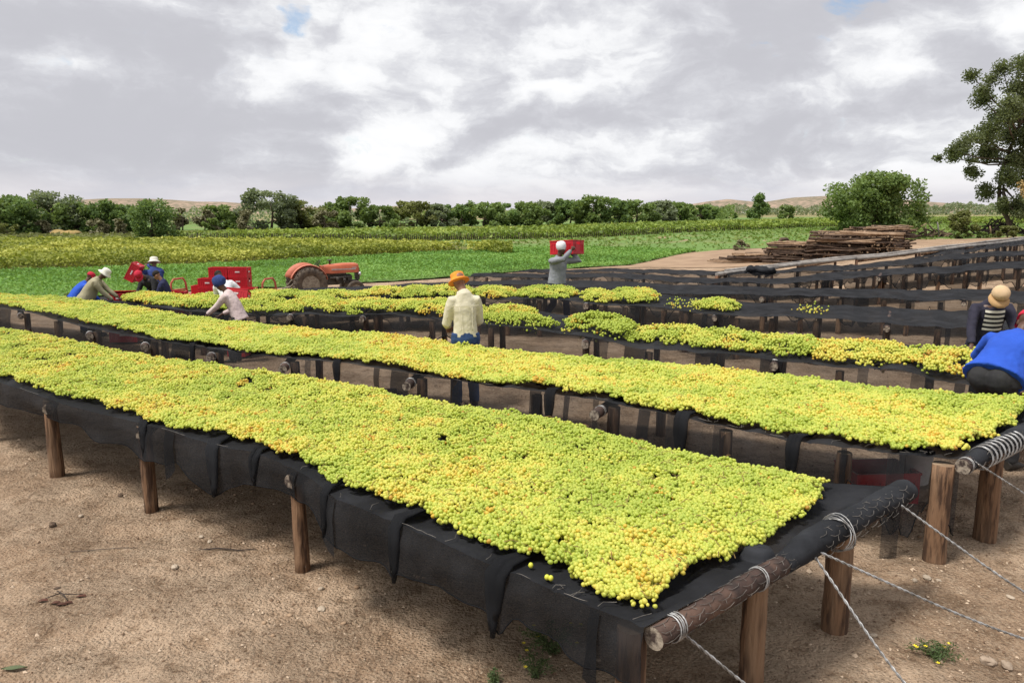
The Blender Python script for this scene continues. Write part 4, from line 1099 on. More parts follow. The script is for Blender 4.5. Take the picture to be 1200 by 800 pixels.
for a in [
    (rC, 136, 200, .12, .95, .16, 101, 'low grape heap on the third rack beside the stooping man in khaki', .28),
    (rC, 190, 262, .10, .95, .20, 102, 'grape heap on the third rack left of the woman in the blue headwrap', .28),
    (rC, 255, 335, .10, .92, .20, 103, 'grape heap on the third rack right behind the woman in pale pink', .30),
    (rC, 325, 395, .08, .92, .22, 104, 'peaked grape heap on the third rack, below the rear wheel of the tractor', .30),
    (rC, 385, 462, .08, .92, .22, 105, 'grape heap on the third rack, below the nose of the tractor', .29),
    (rC, 452, 556, .05, .90, .24, 106, 'large grape heap on the third rack at the left elbow of the orange hat man', .34),
    (rC, 556, 622, .45, .98, .14, 107, 'olive-yellow grape heap on the third rack just right of the cream shirt', .38),
    (rC, 556, 650, .08, .50, .13, 108, 'fresh green grape heap right of the cream shirt, at the front edge of its rack', .14),
    (rC, 652, 748, .10, .90, .22, 109, 'isolated pointed green grape heap in the middle of the third rack', .20),
    (rC, 733, 832, .22, .95, .12, 110, 'thin yellow grape heap with a tapering left end on the third rack', .44),
    (rC, 790, 905, .06, .95, .15, 111, 'wide yellow-green grape heap on the third rack, right of the tapering one', .33),
    (rC, 878, 965, .10, .98, .17, 112, 'green-yellow grape heap on the third rack touching the golden heap', .34),
    (rC, 930, 1062, .05, .88, .16, 113, 'golden amber grape heap on the third rack', .66),
    (rC, 1048, 1165, .03, .92, .19, 114, 'green grape heap under the hand of the man in the tan cap', .28),
    (rC, 1180, 1260, .10, .86, .18, 115, 'grape heap at the right photo edge behind the person in bright blue', .30),
    (rD, 226, 250, .15, .9, .14, 121, 'small grape heap on the fourth rack left of the white tee shirt', .26),
    (rD, 274, 322, .10, .9, .16, 122, 'grape heap on the fourth rack in front of the red crate stack', .30),
    (rD, 312, 350, .05, .85, .16, 123, 'grape heap on the fourth rack left of the tractor wheel', .28),
    (rD, 342, 372, .05, .8, .15, 124, 'grape heap on the fourth rack under the tractor rear wheel', .28),
    (rD, 366, 398, .10, .9, .17, 125, 'grape heap with a steep right end on the fourth rack under the tractor engine', .26),
    (rD, 400, 438, .10, .7, .10, 126, 'flat green grape heap on the fourth rack under the tractor nose', .22),
    (rD, 430, 470, .08, .9, .19, 127, 'yellow grape heap on the fourth rack right of the tractor', .44),
    (rD, 462, 503, .08, .95, .22, 128, 'tall yellow-green grape heap on the fourth rack left of the orange hat', .34),
    (rD, 498, 548, .05, .95, .24, 129, 'green grape heap on the fourth rack directly behind the orange hat', .20),
    (rD, 548, 606, .06, .9, .18, 130, 'grape heap on the fourth rack right of the orange hat', .26),
    (rD, 598, 676, .06, .9, .15, 131, 'domed grape heap in front of the legs of the man shouldering a crate', .28),
    (rD, 674, 724, .06, .7, .16, 132, 'grape heap with a golden foot on the fourth rack', .46),
    (rD, 706, 772, .12, .95, .24, 133, 'tall bright green grape heap with a tapering right end on the fourth rack', .20),
    (rD, 808, 864, .10, .75, .15, 134, 'lone yellow-topped grape heap near the middle of the fourth rack', .40),
]: heap(*a[:8], base=a[8], rad=.0165 if a[0] is rC else .019, dens=44 if a[0] is rC else 38)
for a in [
    (rC, 650, 730, .02, .5, .0, 141, 'scattered single grapes on the net around the isolated pointed heap'),
    (rC, 1000, 1100, .15, .7, .0, 142, 'loose scatter of grapes between the golden heap and the tan cap man'),
    (rC, 560, 640, .01, .15, .0, 143, 'stray grapes along the front net edge right of the cream shirt'),
    (rD, 770, 830, .1, .8, .0, 144, 'stray grapes on the net between two heaps of the fourth rack'),
    (rD, 925, 968, .35, .9, .0, 145, 'small scatter of grapes alone on the empty right part of the fourth rack'),
]:
    o = heap(*a, dens=9, thin=True, rad=.017)
    o.name = 'scattered_grapes'; o['kind'] = 'stuff'; o['category'] = 'grapes'; del o['group']
# ------------------------------------------------------------------ people
UPV = Vector((0, 0, 1))
def ik(a, t, l1, l2, hint):
    d = t - a; L = d.length
    if L > (l1 + l2) * .995: d = d.normalized() * (l1 + l2) * .995; L = d.length
    x = (l1 * l1 - l2 * l2 + L * L) / (2 * L); y = math.sqrt(max(0, l1 * l1 - x * x))
    dn = d.normalized(); h = (hint - dn * hint.dot(dn))
    h = h.normalized() if h.length > 1e-4 else dn.orthogonal()
    return a + dn * x + h * y, a + d
def frame(o, x, y, z):
    return Matrix(((x.x, y.x, z.x, o.x), (x.y, y.y, z.y, o.y), (x.z, y.z, z.z, o.z), (0, 0, 0, 1)))
def fuse(o, vox, it=3):
    m = o.modifiers.new('fuse', 'REMESH'); m.mode = 'VOXEL'; m.voxel_size = vox; m.use_smooth_shade = True
    s = o.modifiers.new('soften', 'SMOOTH'); s.factor = .5; s.iterations = it
CRUMPLE = bpy.data.textures.new('cloth_folds', 'CLOUDS'); CRUMPLE.noise_scale = .07; CRUMPLE.noise_depth = 2
def crumple(o, s, sc):
    d = o.modifiers.new('folds', 'DISPLACE'); d.texture = CRUMPLE; d.strength = s; d.mid_level = .42; d.texture_coords = 'LOCAL'
def person(label, px, Y, yaw, hgt=1.7, lean=0, side=0, twist=0, head=(0, 0, 0), hl=(-.25, .1, .85), hr=(.25, .1, .85), eh=(0, -1, -.3), feet=((-.11, 0), (.11, 0)),
           shirt='white', trousers='denim', hat=None, skin='skin', sleeve='long', hem=.10, squat=0.0, vox=.016, girth=1.0, hips=1.0, base=None, extra=None, elbow_out=.5):
    """px, Y: photo column and plan distance of the pelvis; yaw in degrees, 0 = facing away, 90 = facing photo left.
    hands are targets in the person's own frame (x right, y forward, z up), for a 1.7 m body"""
    loc = on_ground(px, Y) if base is None else base
    k = hgt / 1.7
    L, S, TW = (math.radians(q) for q in (lean, side, twist))
    hipz = .92 - squat
    back = -.28 * math.sin(L)
    Pv = Vector((0, back, hipz))
    U = Vector((math.sin(S), math.sin(L) * math.cos(S), math.cos(L) * math.cos(S))).normalized()
    R = Vector((1, 0, 0)); R = (R - U * R.dot(U)).normalized()
    R = Quaternion(U, TW) @ R
    Fw = U.cross(R).normalized()
    mid = Pv + U * .22 + Fw * (-.03 * math.sin(L))
    Nk = Pv + U * .50 + Fw * .01
    hp, hy, hr_ = (math.radians(q) for q in head)
    hd = (U * math.cos(hp) + Fw * math.sin(hp) + R * math.sin(hr_)).normalized()
    hf = Quaternion(hd, hy) @ (Fw - hd * Fw.dot(hd)).normalized()
    hx = hf.cross(hd).normalized()
    HC = Nk + hd * .19 + hf * .015
    HM = frame(HC, hx, hf, hd)
    b = MB()
    ln = lambda pts, r, **kw: b.tube([q * k for q in pts], [tuple(c * k for c in q) if isinstance(q, tuple) else q * k for q in r], kw.pop('n', 12), **kw)
    g = girth
    ln([Pv - U * .10, Pv, mid, Pv + U * .36, Pv + U * .45, Pv + U * .50], [(.115 * g, .08 * g), (.128 * g, .085 * g), (.11 * g, .08 * g), (.15 * g, .105 * g), (.145 * g, .085 * g), (.075, .065)], side=R, n=16)
    ln([Nk - U * .03, Nk + hd * .06, Nk + hd * .13], [.058, .052, .052])
    # head: skull, jaw, nose, ears in one fused surface
    def hb(c, r, n=14, m=10): 
        s0 = b.ball((0, 0, 0), (r[0] * k, r[1] * k, r[2] * k), n, m, M=None)
        b.xf(s0, Matrix.Translation((HM @ Vector(c)) * k) @ HM.to_3x3().to_4x4())
    hb((0, -.005, .035), (.076, .095, .085)); hb((0, .018, -.035), (.060, .070, .075)); hb((0, .045, -.080), (.036, .036, .030))
    hb((0, .092, -.018), (.013, .020, .022), 8, 6); hb((0, .078, -.052), (.024, .014, .010), 8, 6)
    for q in (-1, 1): hb((q * .077, -.005, -.010), (.012, .020, .032), 8, 6)
    arms = []
    for q, tgt in ((-1, Vector(hl)), (1, Vector(hr))):
        sh = Pv + U * .425 + R * (q * .172 * g)
        hint = Vector((q * elbow_out, 0, 0)) + Vector(eh)
        el, wr = ik(sh, tgt, .29, .26, hint)
        arms.append((sh, el, wr, q))
        ln([sh - R * q * .04, sh, sh.lerp(el, .5), el, el.lerp(wr, .35), wr], [.06, .056, .047, .040, .040, .027])
        d = (wr - el).normalized()
        n_ = d.cross(R * q); n_ = n_.normalized() if n_.length > .1 else Fw
        lat = n_.cross(d).normalized()
        hd2 = (d * .9 + UPV * -.25).normalized()
        ln([wr, wr + hd2 * .045, wr + hd2 * .088], [(.024, .018), (.040, .019), (.038, .016)], side=lat, n=10)
        for fi, (w, fl) in enumerate(((-.030, .060), (-.010, .073), (.010, .078), (.030, .068))):
            r0 = wr + hd2 * .082 + lat * w
            bend = (hd2 * .85 - n_ * .45 + UPV * -.2).normalized(); b2 = (hd2 * .45 - n_ * .9 + UPV * -.3).normalized()
            ln([r0 - hd2 * .02, r0, r0 + bend * fl * .5, r0 + bend * fl * .5 + b2 * fl * .5], [.0105, .0105, .0098, .0085], n=7)
        th = wr + hd2 * .03 + lat * -q * -.030
        ln([wr + hd2 * .02, th, th + (hd2 * .7 + lat * q * .6 - n_ * .3).normalized() * .035, th + (hd2 * .9 + lat * q * .3 - n_ * .5).normalized() * .062], [.014, .014, .011, .009], n=7)
    legs = []
    for q, ft in ((-1, feet[0]), (1, feet[1])):
        hpj = Pv + Vector((q * .092, 0, -.03))
        an = Vector((ft[0], ft[1], .085 + (ft[2] if len(ft) > 2 else 0)))
        kn, an = ik(hpj, an, .43, .42, Vector((0, 1, 0)))
        legs.append((hpj, kn, an, q))
        ln([hpj + UPV * .05, hpj, hpj.lerp(kn, .5), kn, kn.lerp(an, .3), an], [.070, .072, .064, .054, .054, .040])
    body = b.build('person', M[skin])
    fuse(body, .0125 if vox < .015 else vox * .85, 2)
    body.location = loc; body.rotation_euler = (0, 0, math.radians(yaw))
    tag(body, label, 'person', 'farm workers among the racks')
    # clothes
    s = MB()
    sl = lambda pts, r, **kw: s.tube([q * k for q in pts], [tuple(c * k for c in q) if isinstance(q, tuple) else q * k for q in r], kw.pop('n', 14), **kw)
    sl([Pv - U * hem, Pv - U * (hem * .4), Pv + U * .08, mid, Pv + U * .34, Pv + U * .44, Pv + U * .495, Nk + hd * .035],
       [(.188 * g * hips, .142 * g * hips), (.182 * g * hips, .134 * g * hips), (.167 * g * (1 + hips) / 2, .132 * g * (1 + hips) / 2), (.158 * g, .125 * g), (.172 * g, .125 * g), (.155 * g, .102 * g), (.095, .085), (.066, .068)], side=R, n=20)
    for sh, el, wr, q in arms:
        if sleeve == 'long': sl([sh - R * q * .07 + U * .012, sh, sh.lerp(el, .2), sh.lerp(el, .55), el, el.lerp(wr, .4), el.lerp(wr, .93)], [.052, .066, .070, .063, .057, .053, .041])
        else: sl([sh - R * q * .07 + U * .012, sh, sh.lerp(el, .2), sh.lerp(el, .5), sh.lerp(el, .78)], [.052, .066, .071, .069, .070])
    so = s.build('shirt', M[shirt], body); fuse(so, vox, 2); crumple(so, .013, .10)
    t = MB()
    tl = lambda pts, r, **kw: t.tube([q * k for q in pts], [tuple(c * k for c in q) if isinstance(q, tuple) else q * k for q in r], kw.pop('n', 14), **kw)
    tl([Pv - UPV * .10, Pv - UPV * .03, Pv + U * .06, Pv + U * .16], [(.16 * g * hips, .125 * hips), (.168 * g * hips, .130 * hips), (.158 * g * (1 + hips) / 2, .128 * g * (1 + hips) / 2), (.14 * g, .11 * g)], side=Vector((1, 0, 0)), n=18)
    for q in ((-1, 1) if lean > 28 else ()):
        s0 = t.ball((0, 0, 0), tuple(k * v * hips * (.72 + .36 * math.sin(L)) for v in (.098, .115, .115)), 14, 10); t.xf(s0, Matrix.Translation((Pv + Vector((q * .075, -.035 - .03 * math.sin(L), -.035))) * k))
    for hpj, kn, an, q in legs: tl([hpj + UPV * .06, hpj, hpj.lerp(kn, .5), kn, kn.lerp(an, .5), an + UPV * -.01], [.080 * hips, .088 * hips, .083, .073, .069, .062])
    to = t.build('trousers', M[trousers], body); fuse(to, vox, 2); crumple(to, .012, .09)
    for hpj, kn, an, q in legs:
        f = MB(); fw = Vector((q * .15, 1, 0)).normalized()
        f.tube([(an + fw * -.06 - UPV * .035) * k, (an + fw * .0 - UPV * .03) * k, (an + fw * .10 - UPV * .05) * k, (an + fw * .17 - UPV * .062) * k], [(.036 * k, .04 * k), (.042 * k, .052 * k), (.046 * k, .034 * k), (.036 * k, .02 * k)], 10, side=fw.cross(UPV))
        f.build('shoe', M['shoe'], body)
    if hat:
        typ = hat[0]; h = MB()
        if typ == 'bucket':
            h.lathe([(.158, -.028), (.150, -.012), (.104, .015), (.100, .05), (.094, .098), (.060, .116), (1e-4, .120)], 22)
            h.lathe([(.155, -.032), (.103, .009), (.099, .0)], 22)
        elif typ == 'wide':
            h.lathe([(.185, .000), (.178, .008), (.104, .022), (.100, .05), (.092, .105), (.055, .122), (1e-4, .124)], 22)
            h.lathe([(.183, -.004), (.103, .014), (.099, .005)], 22)
        elif typ == 'cap':
            h.lathe([(.101, .005), (.103, .04), (.096, .078), (.070, .108), (.03, .122), (1e-4, .124)], 20)
        elif typ in ('wrap', 'beanie'):
            e = .020 if typ == 'wrap' else 0
            h.lathe([(.086, -.03), (.098 + e, .0), (.106 + e, .045), (.098 + e, .10 + e), (.062 + e, .138 + e * 1.5), (1e-4, .148 + e * 2)], 20)
            if typ == 'wrap': h.ball((.0, -.085, .06), (.07, .06, .075), 12, 8); h.ball((.02, -.02, .125), (.08, .07, .06), 12, 8)
        elif typ == 'hair':
            h.ball((0, -.012, .042), (.082, .100, .088), 14, 10)
        if len(hat) > 4: h.xf(0, Matrix.Diagonal((hat[4], hat[4], hat[4], 1)))
        h.xf(0, HM @ Matrix.Rotation(math.radians(hat[2] if len(hat) > 2 else -6), 4, 'X') @ Matrix.Translation((0, 0, .012)))
        h.xf(0, Matrix.Scale(k, 4))
        nm = {'bucket': 'hat', 'wide': 'hat', 'cap': 'cap', 'wrap': 'head_wrap', 'beanie': 'hood', 'hair': 'hair'}[typ]
        ho = h.build(nm, M[hat[1]], body)
        if typ == 'cap':
            q = MB(); V = []
            for i in range(9):
                th = math.pi * (i / 8) ; cth, sth = math.cos(th), math.sin(th)
                for (rr, zz) in ((.100, .012), (.100 + .085 * sth, -.008 - .012 * sth), (.100 + .083 * sth, -.016 - .012 * sth), (.098, .004)):
                    V.append(Vector((rr * cth, rr * sth * (1.0) , zz)))
            fc = [(i * 4 + j, i * 4 + 4 + j, i * 4 + 4 + (j + 1) % 4, i * 4 + (j + 1) % 4) for i in range(8) for j in range(4)]
            q.add(V, fc, 0, True); q.xf(0, HM @ Matrix.Rotation(math.radians(hat[2] if len(hat) > 2 else -6), 4, 'X') @ Matrix.Translation((0, 0, .012))); q.xf(0, Matrix.Scale(k, 4))
            q.build('cap_brim', M[hat[3]] if len(hat) > 3 else M[hat[1]], ho)
    ey = MB()
    for q in (-1, 1):
        s0 = ey.ball((0, 0, 0), .011 * k, 8, 6); ey.xf(s0, Matrix.Translation((HM @ Vector((q * .030, .082, .005))) * k))
    ey.build('eyes', M['eye'], body)
    if extra: extra(body, dict(P=Pv, U=U, R=R, F=Fw, HM=HM, k=k, arms=arms))
    return body

def yoke(body, d):
    pass
# man in the orange hat, back to the camera
def collar(body, d):
    k = d['k']; q = MB(); C = d['P'] + d['U'] * .505 + d['F'] * .01
    ring = [(C + (d['R'] * math.cos(t) * .072 + d['F'] * math.sin(t) * .072) + d['U'] * (.012 * math.sin(t))) * k for t in np.linspace(0, 2 * math.pi, 17)]
    q.tube(ring, [(.016 * k, .03 * k)] * 17, 8, cap=False); q.build('collar', M['cream'], body)
    q = MB()
    for zz, bb, r_ in ((.355, .128, .0045), (.30, .124, .003)):
        if zz > .32: pts = [(d['P'] + d['U'] * zz + d['R'] * (.17 * a) - d['F'] * (bb * math.sqrt(1 - .55 * a * a))) * k for a in np.linspace(-1, 1, 13)]
        else: continue
        q.tube(pts, r_ * k, 6)
    for sx in (-.07, .07): q.tube([(d['P'] + d['U'] * zz + d['R'] * (sx * (1 + .3 * (zz - .1))) - d['F'] * (.128 + .006 * math.sin(zz * 20))) * k for zz in (.34, .26, .18, .10, .05)], [.004 * k] * 5, 6)
    q.build('seam', M['cream'], body)
person('man in an orange bucket hat and cream shirt, back turned, between two racks', 546, 9.75, 12, 1.79, lean=7, side=-1, head=(24, 22, -12), hl=(-.17, .30, .99), hr=(.14, .34, .99),
       shirt='cream', trousers='denim', hat=('bucket', 'orange', 4, None, .86), hem=.03, vox=.0135, hips=1.0, eh=(0, -.6, -.9), elbow_out=.42, skin='skin_light', girth=.86, extra=collar)
# woman in the blue head wrap
person('woman in a royal blue headwrap and pale pink jumper bending over the second rack', 276, 12.9, 82, 1.48, lean=26, head=(8, 0, 0), hl=(-.10, .60, .84), hr=(.14, .30, .93),
       shirt='pink', trousers='blacktrouser', hat=('wrap', 'navycloth', 10), hem=.10, vox=.014, eh=(0, -.8, -.5), elbow_out=.3)
# man in white tee shirt
person('short-haired man in a white tee shirt leaning over the fourth rack, seen from behind', 270, 15.95, 20, 1.53, lean=32, side=-13, head=(10, 20, -8), hl=(-.16, .42, .90), hr=(.40, .25, .92),
       shirt='white', trousers='denim', hat=('hair', 'hair'), sleeve='short', hem=.10, vox=.016)
# stooping man in khaki and his neighbour
person('stooping man in khaki work clothes and white sun hat beside the third rack', 113, 16.9, -76, 1.62, lean=34, head=(8, 0, 0), hl=(-.14, .50, .86), hr=(.12, .46, .80),
       shirt='khaki', trousers='khaki', hat=('bucket', 'hatwhite', 2), hem=.16, vox=.016, girth=1.22, hips=1.1, eh=(0, -.8, -.5), elbow_out=.2)
person('person in a blue top, jeans and red cap bent over behind the man in khaki', 97, 17.6, -48, 1.52, lean=40, head=(-10, 0, 0), hl=(-.12, .50, .70), hr=(.10, .50, .70),
       shirt='blue', trousers='denim', hat=('cap', 'redcap'), hem=.04, vox=.017, girth=1.1)
# tipping a crate
person('man in royal navy overalls and white sun hat tipping a red crate by his shoulder', 184, 20.0, 22, 1.72, lean=8, head=(10, 0, 0), hl=(-.36, .18, 1.30), hr=(-.16, .30, 1.50),
       shirt='navycloth', trousers='navycloth', hat=('bucket', 'hatwhite', 2), hem=.12, vox=.017, girth=1.2)
person('person in a pink-red cap and black jacket bending towards the camera over the third rack', 181, 18.2, 160, 1.62, lean=38, side=5, head=(18, 0, 0), hl=(-.20, .40, .86), hr=(.20, .40, .82),
       shirt='darkcloth', trousers='navy', hat=('cap', 'redcap', -10), hem=.10, vox=.016, eh=(0, -.5, -.8), girth=1.15)
person('bare-headed youth in a navy tee shirt standing beside the one in the pink-red cap', 196, 17.3, 96, 1.44, lean=12, head=(24, 0, 0), hl=(-.12, .36, .98), hr=(.12, .36, 1.02),
       shirt='navy', trousers='navy', hat=('hair', 'hair'), sleeve='short', hem=.18, vox=.016, skin='skin_light')
# carrier
CAR = person('walker in a grey hooded top and white cap shouldering a red crate', 653, 17.5, -142, 1.86, lean=4, side=-2, head=(6, 24, 0), hl=(-.34, .02, 1.52), hr=(-.10, .30, 1.58), feet=((-.10, .20), (.12, -.30, .08)),
       shirt='greyhood', trousers='indigo', hat=('beanie', 'white', 16), hem=.04, vox=.015, girth=1.18, eh=(0, .6, -.6), elbow_out=.5)
# man in the tan cap
def striped(body, d):
    k = d['k']; q = MB(); q2 = MB()
    # striped polo front and open jacket edges
    for i in range(9):
        z0, z1 = .17 + i * .030, .17 + i * .030 + .030
        w0 = .115
        pts = []
        for zz in (z0, z1):
            for a in np.linspace(-1, 1, 7):
                pts.append((d['P'] + d['U'] * zz + d['R'] * (w0 * a) + d['F'] * (.152 - .030 * a * a - max(0, zz - .40) * .35)) * k)
        (q if i % 2 == 0 else q2).add(pts, [(j, j + 1, j + 8, j + 7) for j in range(6)], 0, True)
    q.build('polo_stripe', M['hatwhite'], body); q2.build('polo_front', M['darkcloth'], body)
person('man in tan cap, striped polo and dark jacket behind the third rack', 1150, 9.75, 171, 1.70, lean=17, side=1, head=(34, -14, 0), hl=(-.18, .46, .88), hr=(.33, .36, .86),
       shirt='darknavy', trousers='darkcloth', hat=('cap', 'tan', -2, 'tanbrim'), hem=.14, vox=.013, girth=1.12, extra=striped, eh=(0, -.5, -.6), elbow_out=.55)
# person in bright blue
person('person in bright blue top and black trousers bent forward over the third rack', 1169, 7.45, -56, 1.80, lean=50, head=(-4, 0, 0), hl=(-.34, .46, .88), hr=(.26, .66, .84),
       shirt='blue', trousers='blacktrouser', hat=('cap', 'redcap'), hem=.055, vox=.0135, girth=1.2, hips=1.22, eh=(0, -.9, -.4), elbow_out=1.1, feet=((-.13, -.02), (.13, -.02)))
# ------------------------------------------------------------------ crates
def crate_mesh():
    b = MB(); L, Wd, Hh, t = .54, .38, .27, .012
    b.box((0, 0, .008), (L - .03, Wd - .03, .014))
    for sy in (-1, 1):
        y = sy * (Wd / 2 - t / 2)
        b.box((0, y, .03), (L - .02, t, .05)); b.box((0, y, Hh - .045), (L - .02, t, .06))
        b.box((0, y - sy * .004, .135), (L - .04, t * .6, .16))
        for i in range(9): b.box((-L / 2 + .035 + i * (L - .07) / 8, y, .135), (.016, t + .004, .17))
    for sx in (-1, 1):
        x = sx * (L / 2 - t / 2)
        b.box((x, 0, .03), (t, Wd - .02, .05))
        b.box((x - sx * .004, 0, .12), (t * .6, Wd - .04, .14))
        for i in (0, 1, 5, 6): b.box((x, -Wd / 2 + .035 + i * (Wd - .07) / 6, .12), (t + .004, .016, .16))
        for sy in (-1, 1): b.box((x, sy * (Wd / 2 - .07), Hh - .05), (t, .11, .07))
        b.box((x, 0, Hh - .022), (t, .18, .03))
    for sx in (-1, 1):
        for sy in (-1, 1): b.box((sx * (L / 2 - .012), sy * (Wd / 2 - .012), Hh / 2), (.026, .026, Hh - .004))
    r = MB()
    for sy in (-1, 1): r.box((0, sy * (Wd / 2), Hh - .008), (L + .016, .018, .018))
    for sx in (-1, 1): r.box((sx * (L / 2), 0, Hh - .0075), (.018, Wd + .010, .016))
    p = MB()
    for sy in (-1, 1): p.box((0, sy * (Wd / 2 + .003), .150), (.13, .004, .035))
    for sx in (-1, 1): p.box((sx * (L / 2 + .003), 0, .150), (.004, .11, .035))
    return b.mesh('crate', M['red']), r.mesh('rim', M['red']), p.mesh('printed_mark', M['print_white'])
CM = crate_mesh()
def crate(loc, rz, label, rot=None, group='red plastic grape crates', scale=1.0):
    o = link_mesh('crate', CM[0]); link_mesh('rim', CM[1], o); link_mesh('printed_mark', CM[2], o)
    o.location = loc; o.rotation_euler = (0, 0, math.radians(rz)) if rot is None else rot
    o.scale = (scale,) * 3
    tag(o, label, 'crate', group)
    return o
# trailer with crates
TY = 22.3
def tr(px, dz=0.0, dy=0.0):
    q = on_ground(px, TY + dy); return Vector((q.x, q.y, q.z + dz))
tl_, tr_ = tr(206), tr(312)
cz = float(ground_z((tl_.x + tr_.x) / 2, TY))
trailer = empty('crate_trailer', ((tl_.x + tr_.x) / 2, TY, cz), 0, 'low flat farm trailer with a red hoop at each end, carrying the crate stack', 'trailer')
half = (tr_.x - tl_.x) / 2
BED = .62
b = MB()
b.box((0, 0, BED - .06), (half * 2 + .1, 1.5, .06)); b.box((0, -.72, BED - .10), (half * 2 + .1, .06, .12)); b.box((0, .72, BED - .10), (half * 2 + .1, .06, .12))
b.build('bed', M['hoop'], trailer)
for sx in (-1, 1):
    b = MB(); x = sx * half
    y0, y1 = -.22, .26
    b.tube([(x - .05, y0, BED - .08), (x - .02, y0, BED + .35), (x + .04, y0 + .05, BED + .46), (x + .14, y1 - .05, BED + .46), (x + .19, y1, BED + .35), (x + .24, y1, BED - .08)], .030, 8, smooth=True)
    b.tube([(x - .04, y0, BED + .14), (x + .22, y1, BED + .14)], .026, 8)
    b.build('end_hoop', M['hoop'], trailer)
for x in (-.35, .45):
    for sy in (-1, 1):
        b = MB(); b.lathe([(.10, -.08), (.24, -.085), (.28, -.05), (.28, .05), (.24, .085), (.10, .08)], 18, M=Matrix.Translation((x, sy * .62, .28)) @ Matrix.Rotation(math.pi / 2, 4, 'X'))
        b.build('wheel', M['tyre'], trailer)
zc0 = cz + BED - .03
STK = [(281.5, 0, 'top'), (281.5, 1, 'middle'), (260, 0, 'top'), (260, 1, 'middle')]
def stack(px, n, words, dy=0.0, rz=0):
    for i in range(n):
        q = tr(px, 0, dy)
        crate((q.x, q.y, zc0 + .006 + i * .272), rz + random.uniform(-2, 2), words[i], scale=1.0)
stack(282.5, 3, ['red crate at the bottom of the rightmost stack on the trailer', 'red crate second in the rightmost stack on the trailer', 'red crate on top of the rightmost stack on the trailer'], 0)
stack(259.5, 3, ['red crate at the bottom of the tall stack behind the white tee shirt', 'red crate in the middle of the tall stack behind the white tee shirt', 'red crate on top of the tall stack behind the white tee shirt'], .05)
stack(247, 2, ['red crate at the bottom of the two-high stack left of the tall crate stacks', 'red crate on top of the two-high stack left of the tall crate stacks'], -.45)
stack(238, 1, ['single red crate at the left end of the stacks on the trailer'], .25)
stack(289, 1, ['red crate standing forward at the right foot of the crate stacks'], -.48)
# crates elsewhere
crate(on_ground(152, 18.3) + Vector((0, 0, .72)), 8, 'upright red crate left of the person in the pink-red cap', rot=(math.radians(78), 0, .2))
crate(on_ground(144, 18.0) + Vector((0, 0, .66)), 4, 'low red crate lying left of the person in the pink-red cap', scale=.9)
crate(on_ground(205, 18.6) + Vector((0, 0, .62)), 12, 'red crate right of the youth in the navy tee shirt')
crate(on_ground(279, 15.3) + Vector((0, 0, .84)), 14, 'tilted red crate under the hand of the man in the white tee shirt', rot=(math.radians(-20), math.radians(6), .1), scale=.85)
crate(unp(166, 329, 0) if False else (lambda q: Vector((q.x, q.y, q.z + 1.30)))(on_ground(165.5, 19.75)), 0, 'red crate tipped up against the shoulder of the man in navy overalls', rot=(0, math.radians(-60), math.radians(4)), scale=.86)
crate(on_ground(148, 15.6) + Vector((0, 0, .03)), 5, 'dim red crate under the left end of the third rack')
crate(on_ground(283, 13.5) + Vector((0, 0, .28)), 85, 'red crate behind the hip of the woman in the blue headwrap', scale=.8)
crate(on_ground(440, 9.35) + Vector((0, 0, .03)), 14, 'red crate under the second rack near the middle of the photo, seen through net')
crate(on_ground(1026, 6.55) + Vector((0, 0, .02)), 4, 'red crate under the near end of the second rack, beside the white bucket', scale=1.05)
crate(on_ground(1112, 8.25) + Vector((0, 0, .10)), 6, 'red crate under the third rack left of the bright blue top')
crate(on_ground(1216, 8.2) + Vector((0, 0, .26)), 6, 'red crate under the third rack at the right photo edge')
# crate on the shoulder of the walker
q = CAR.matrix_basis
cl = on_ground(664, 17.75)
crate((cl.x, cl.y + .10, cl.z + 1.60), 0, 'red crate carried on the shoulder of the walker in grey', rot=(math.radians(-3), math.radians(-4), math.radians(-38)), scale=1.18)
for ch in list(bpy.data.objects):
    if ch.parent and ch.parent.get('label', '').startswith('red crate carried') and ch.name.startswith('printed_mark'): bpy.data.objects.remove(ch)
# bucket
b = MB(); b.lathe([(.11, 0), (.115, .01), (.14, .27), (.15, .275), (.15, .295), (.138, .295), (.11, .03), (1e-4, .03)], 20)
bk = b.build('bucket', M['white_plastic']); bk.location = on_ground(1071, 6.6) + Vector((0, 0, .14))
b = MB(); b.tube([(.145 * math.cos(t_), .02, .28 - .12 * math.sin(t_)) for t_ in np.linspace(0, math.pi, 9)], .004, 5); b.build('bucket_handle', M['wire'], bk)
tag(bk, 'white plastic bucket beside the red crate under the second rack', 'bucket')
b = MB(); b.lathe([(.13, 0), (.135, .01), (.16, .25), (.17, .255), (.17, .275), (.158, .275), (.13, .03), (1e-4, .03)], 18)
bk2 = b.build('basin', M['yellow']); bk2.location = on_ground(184, 18.2) + Vector((0, 0, .66)); tag(bk2, 'yellow basin between the red cap and the navy tee shirt', 'basin')
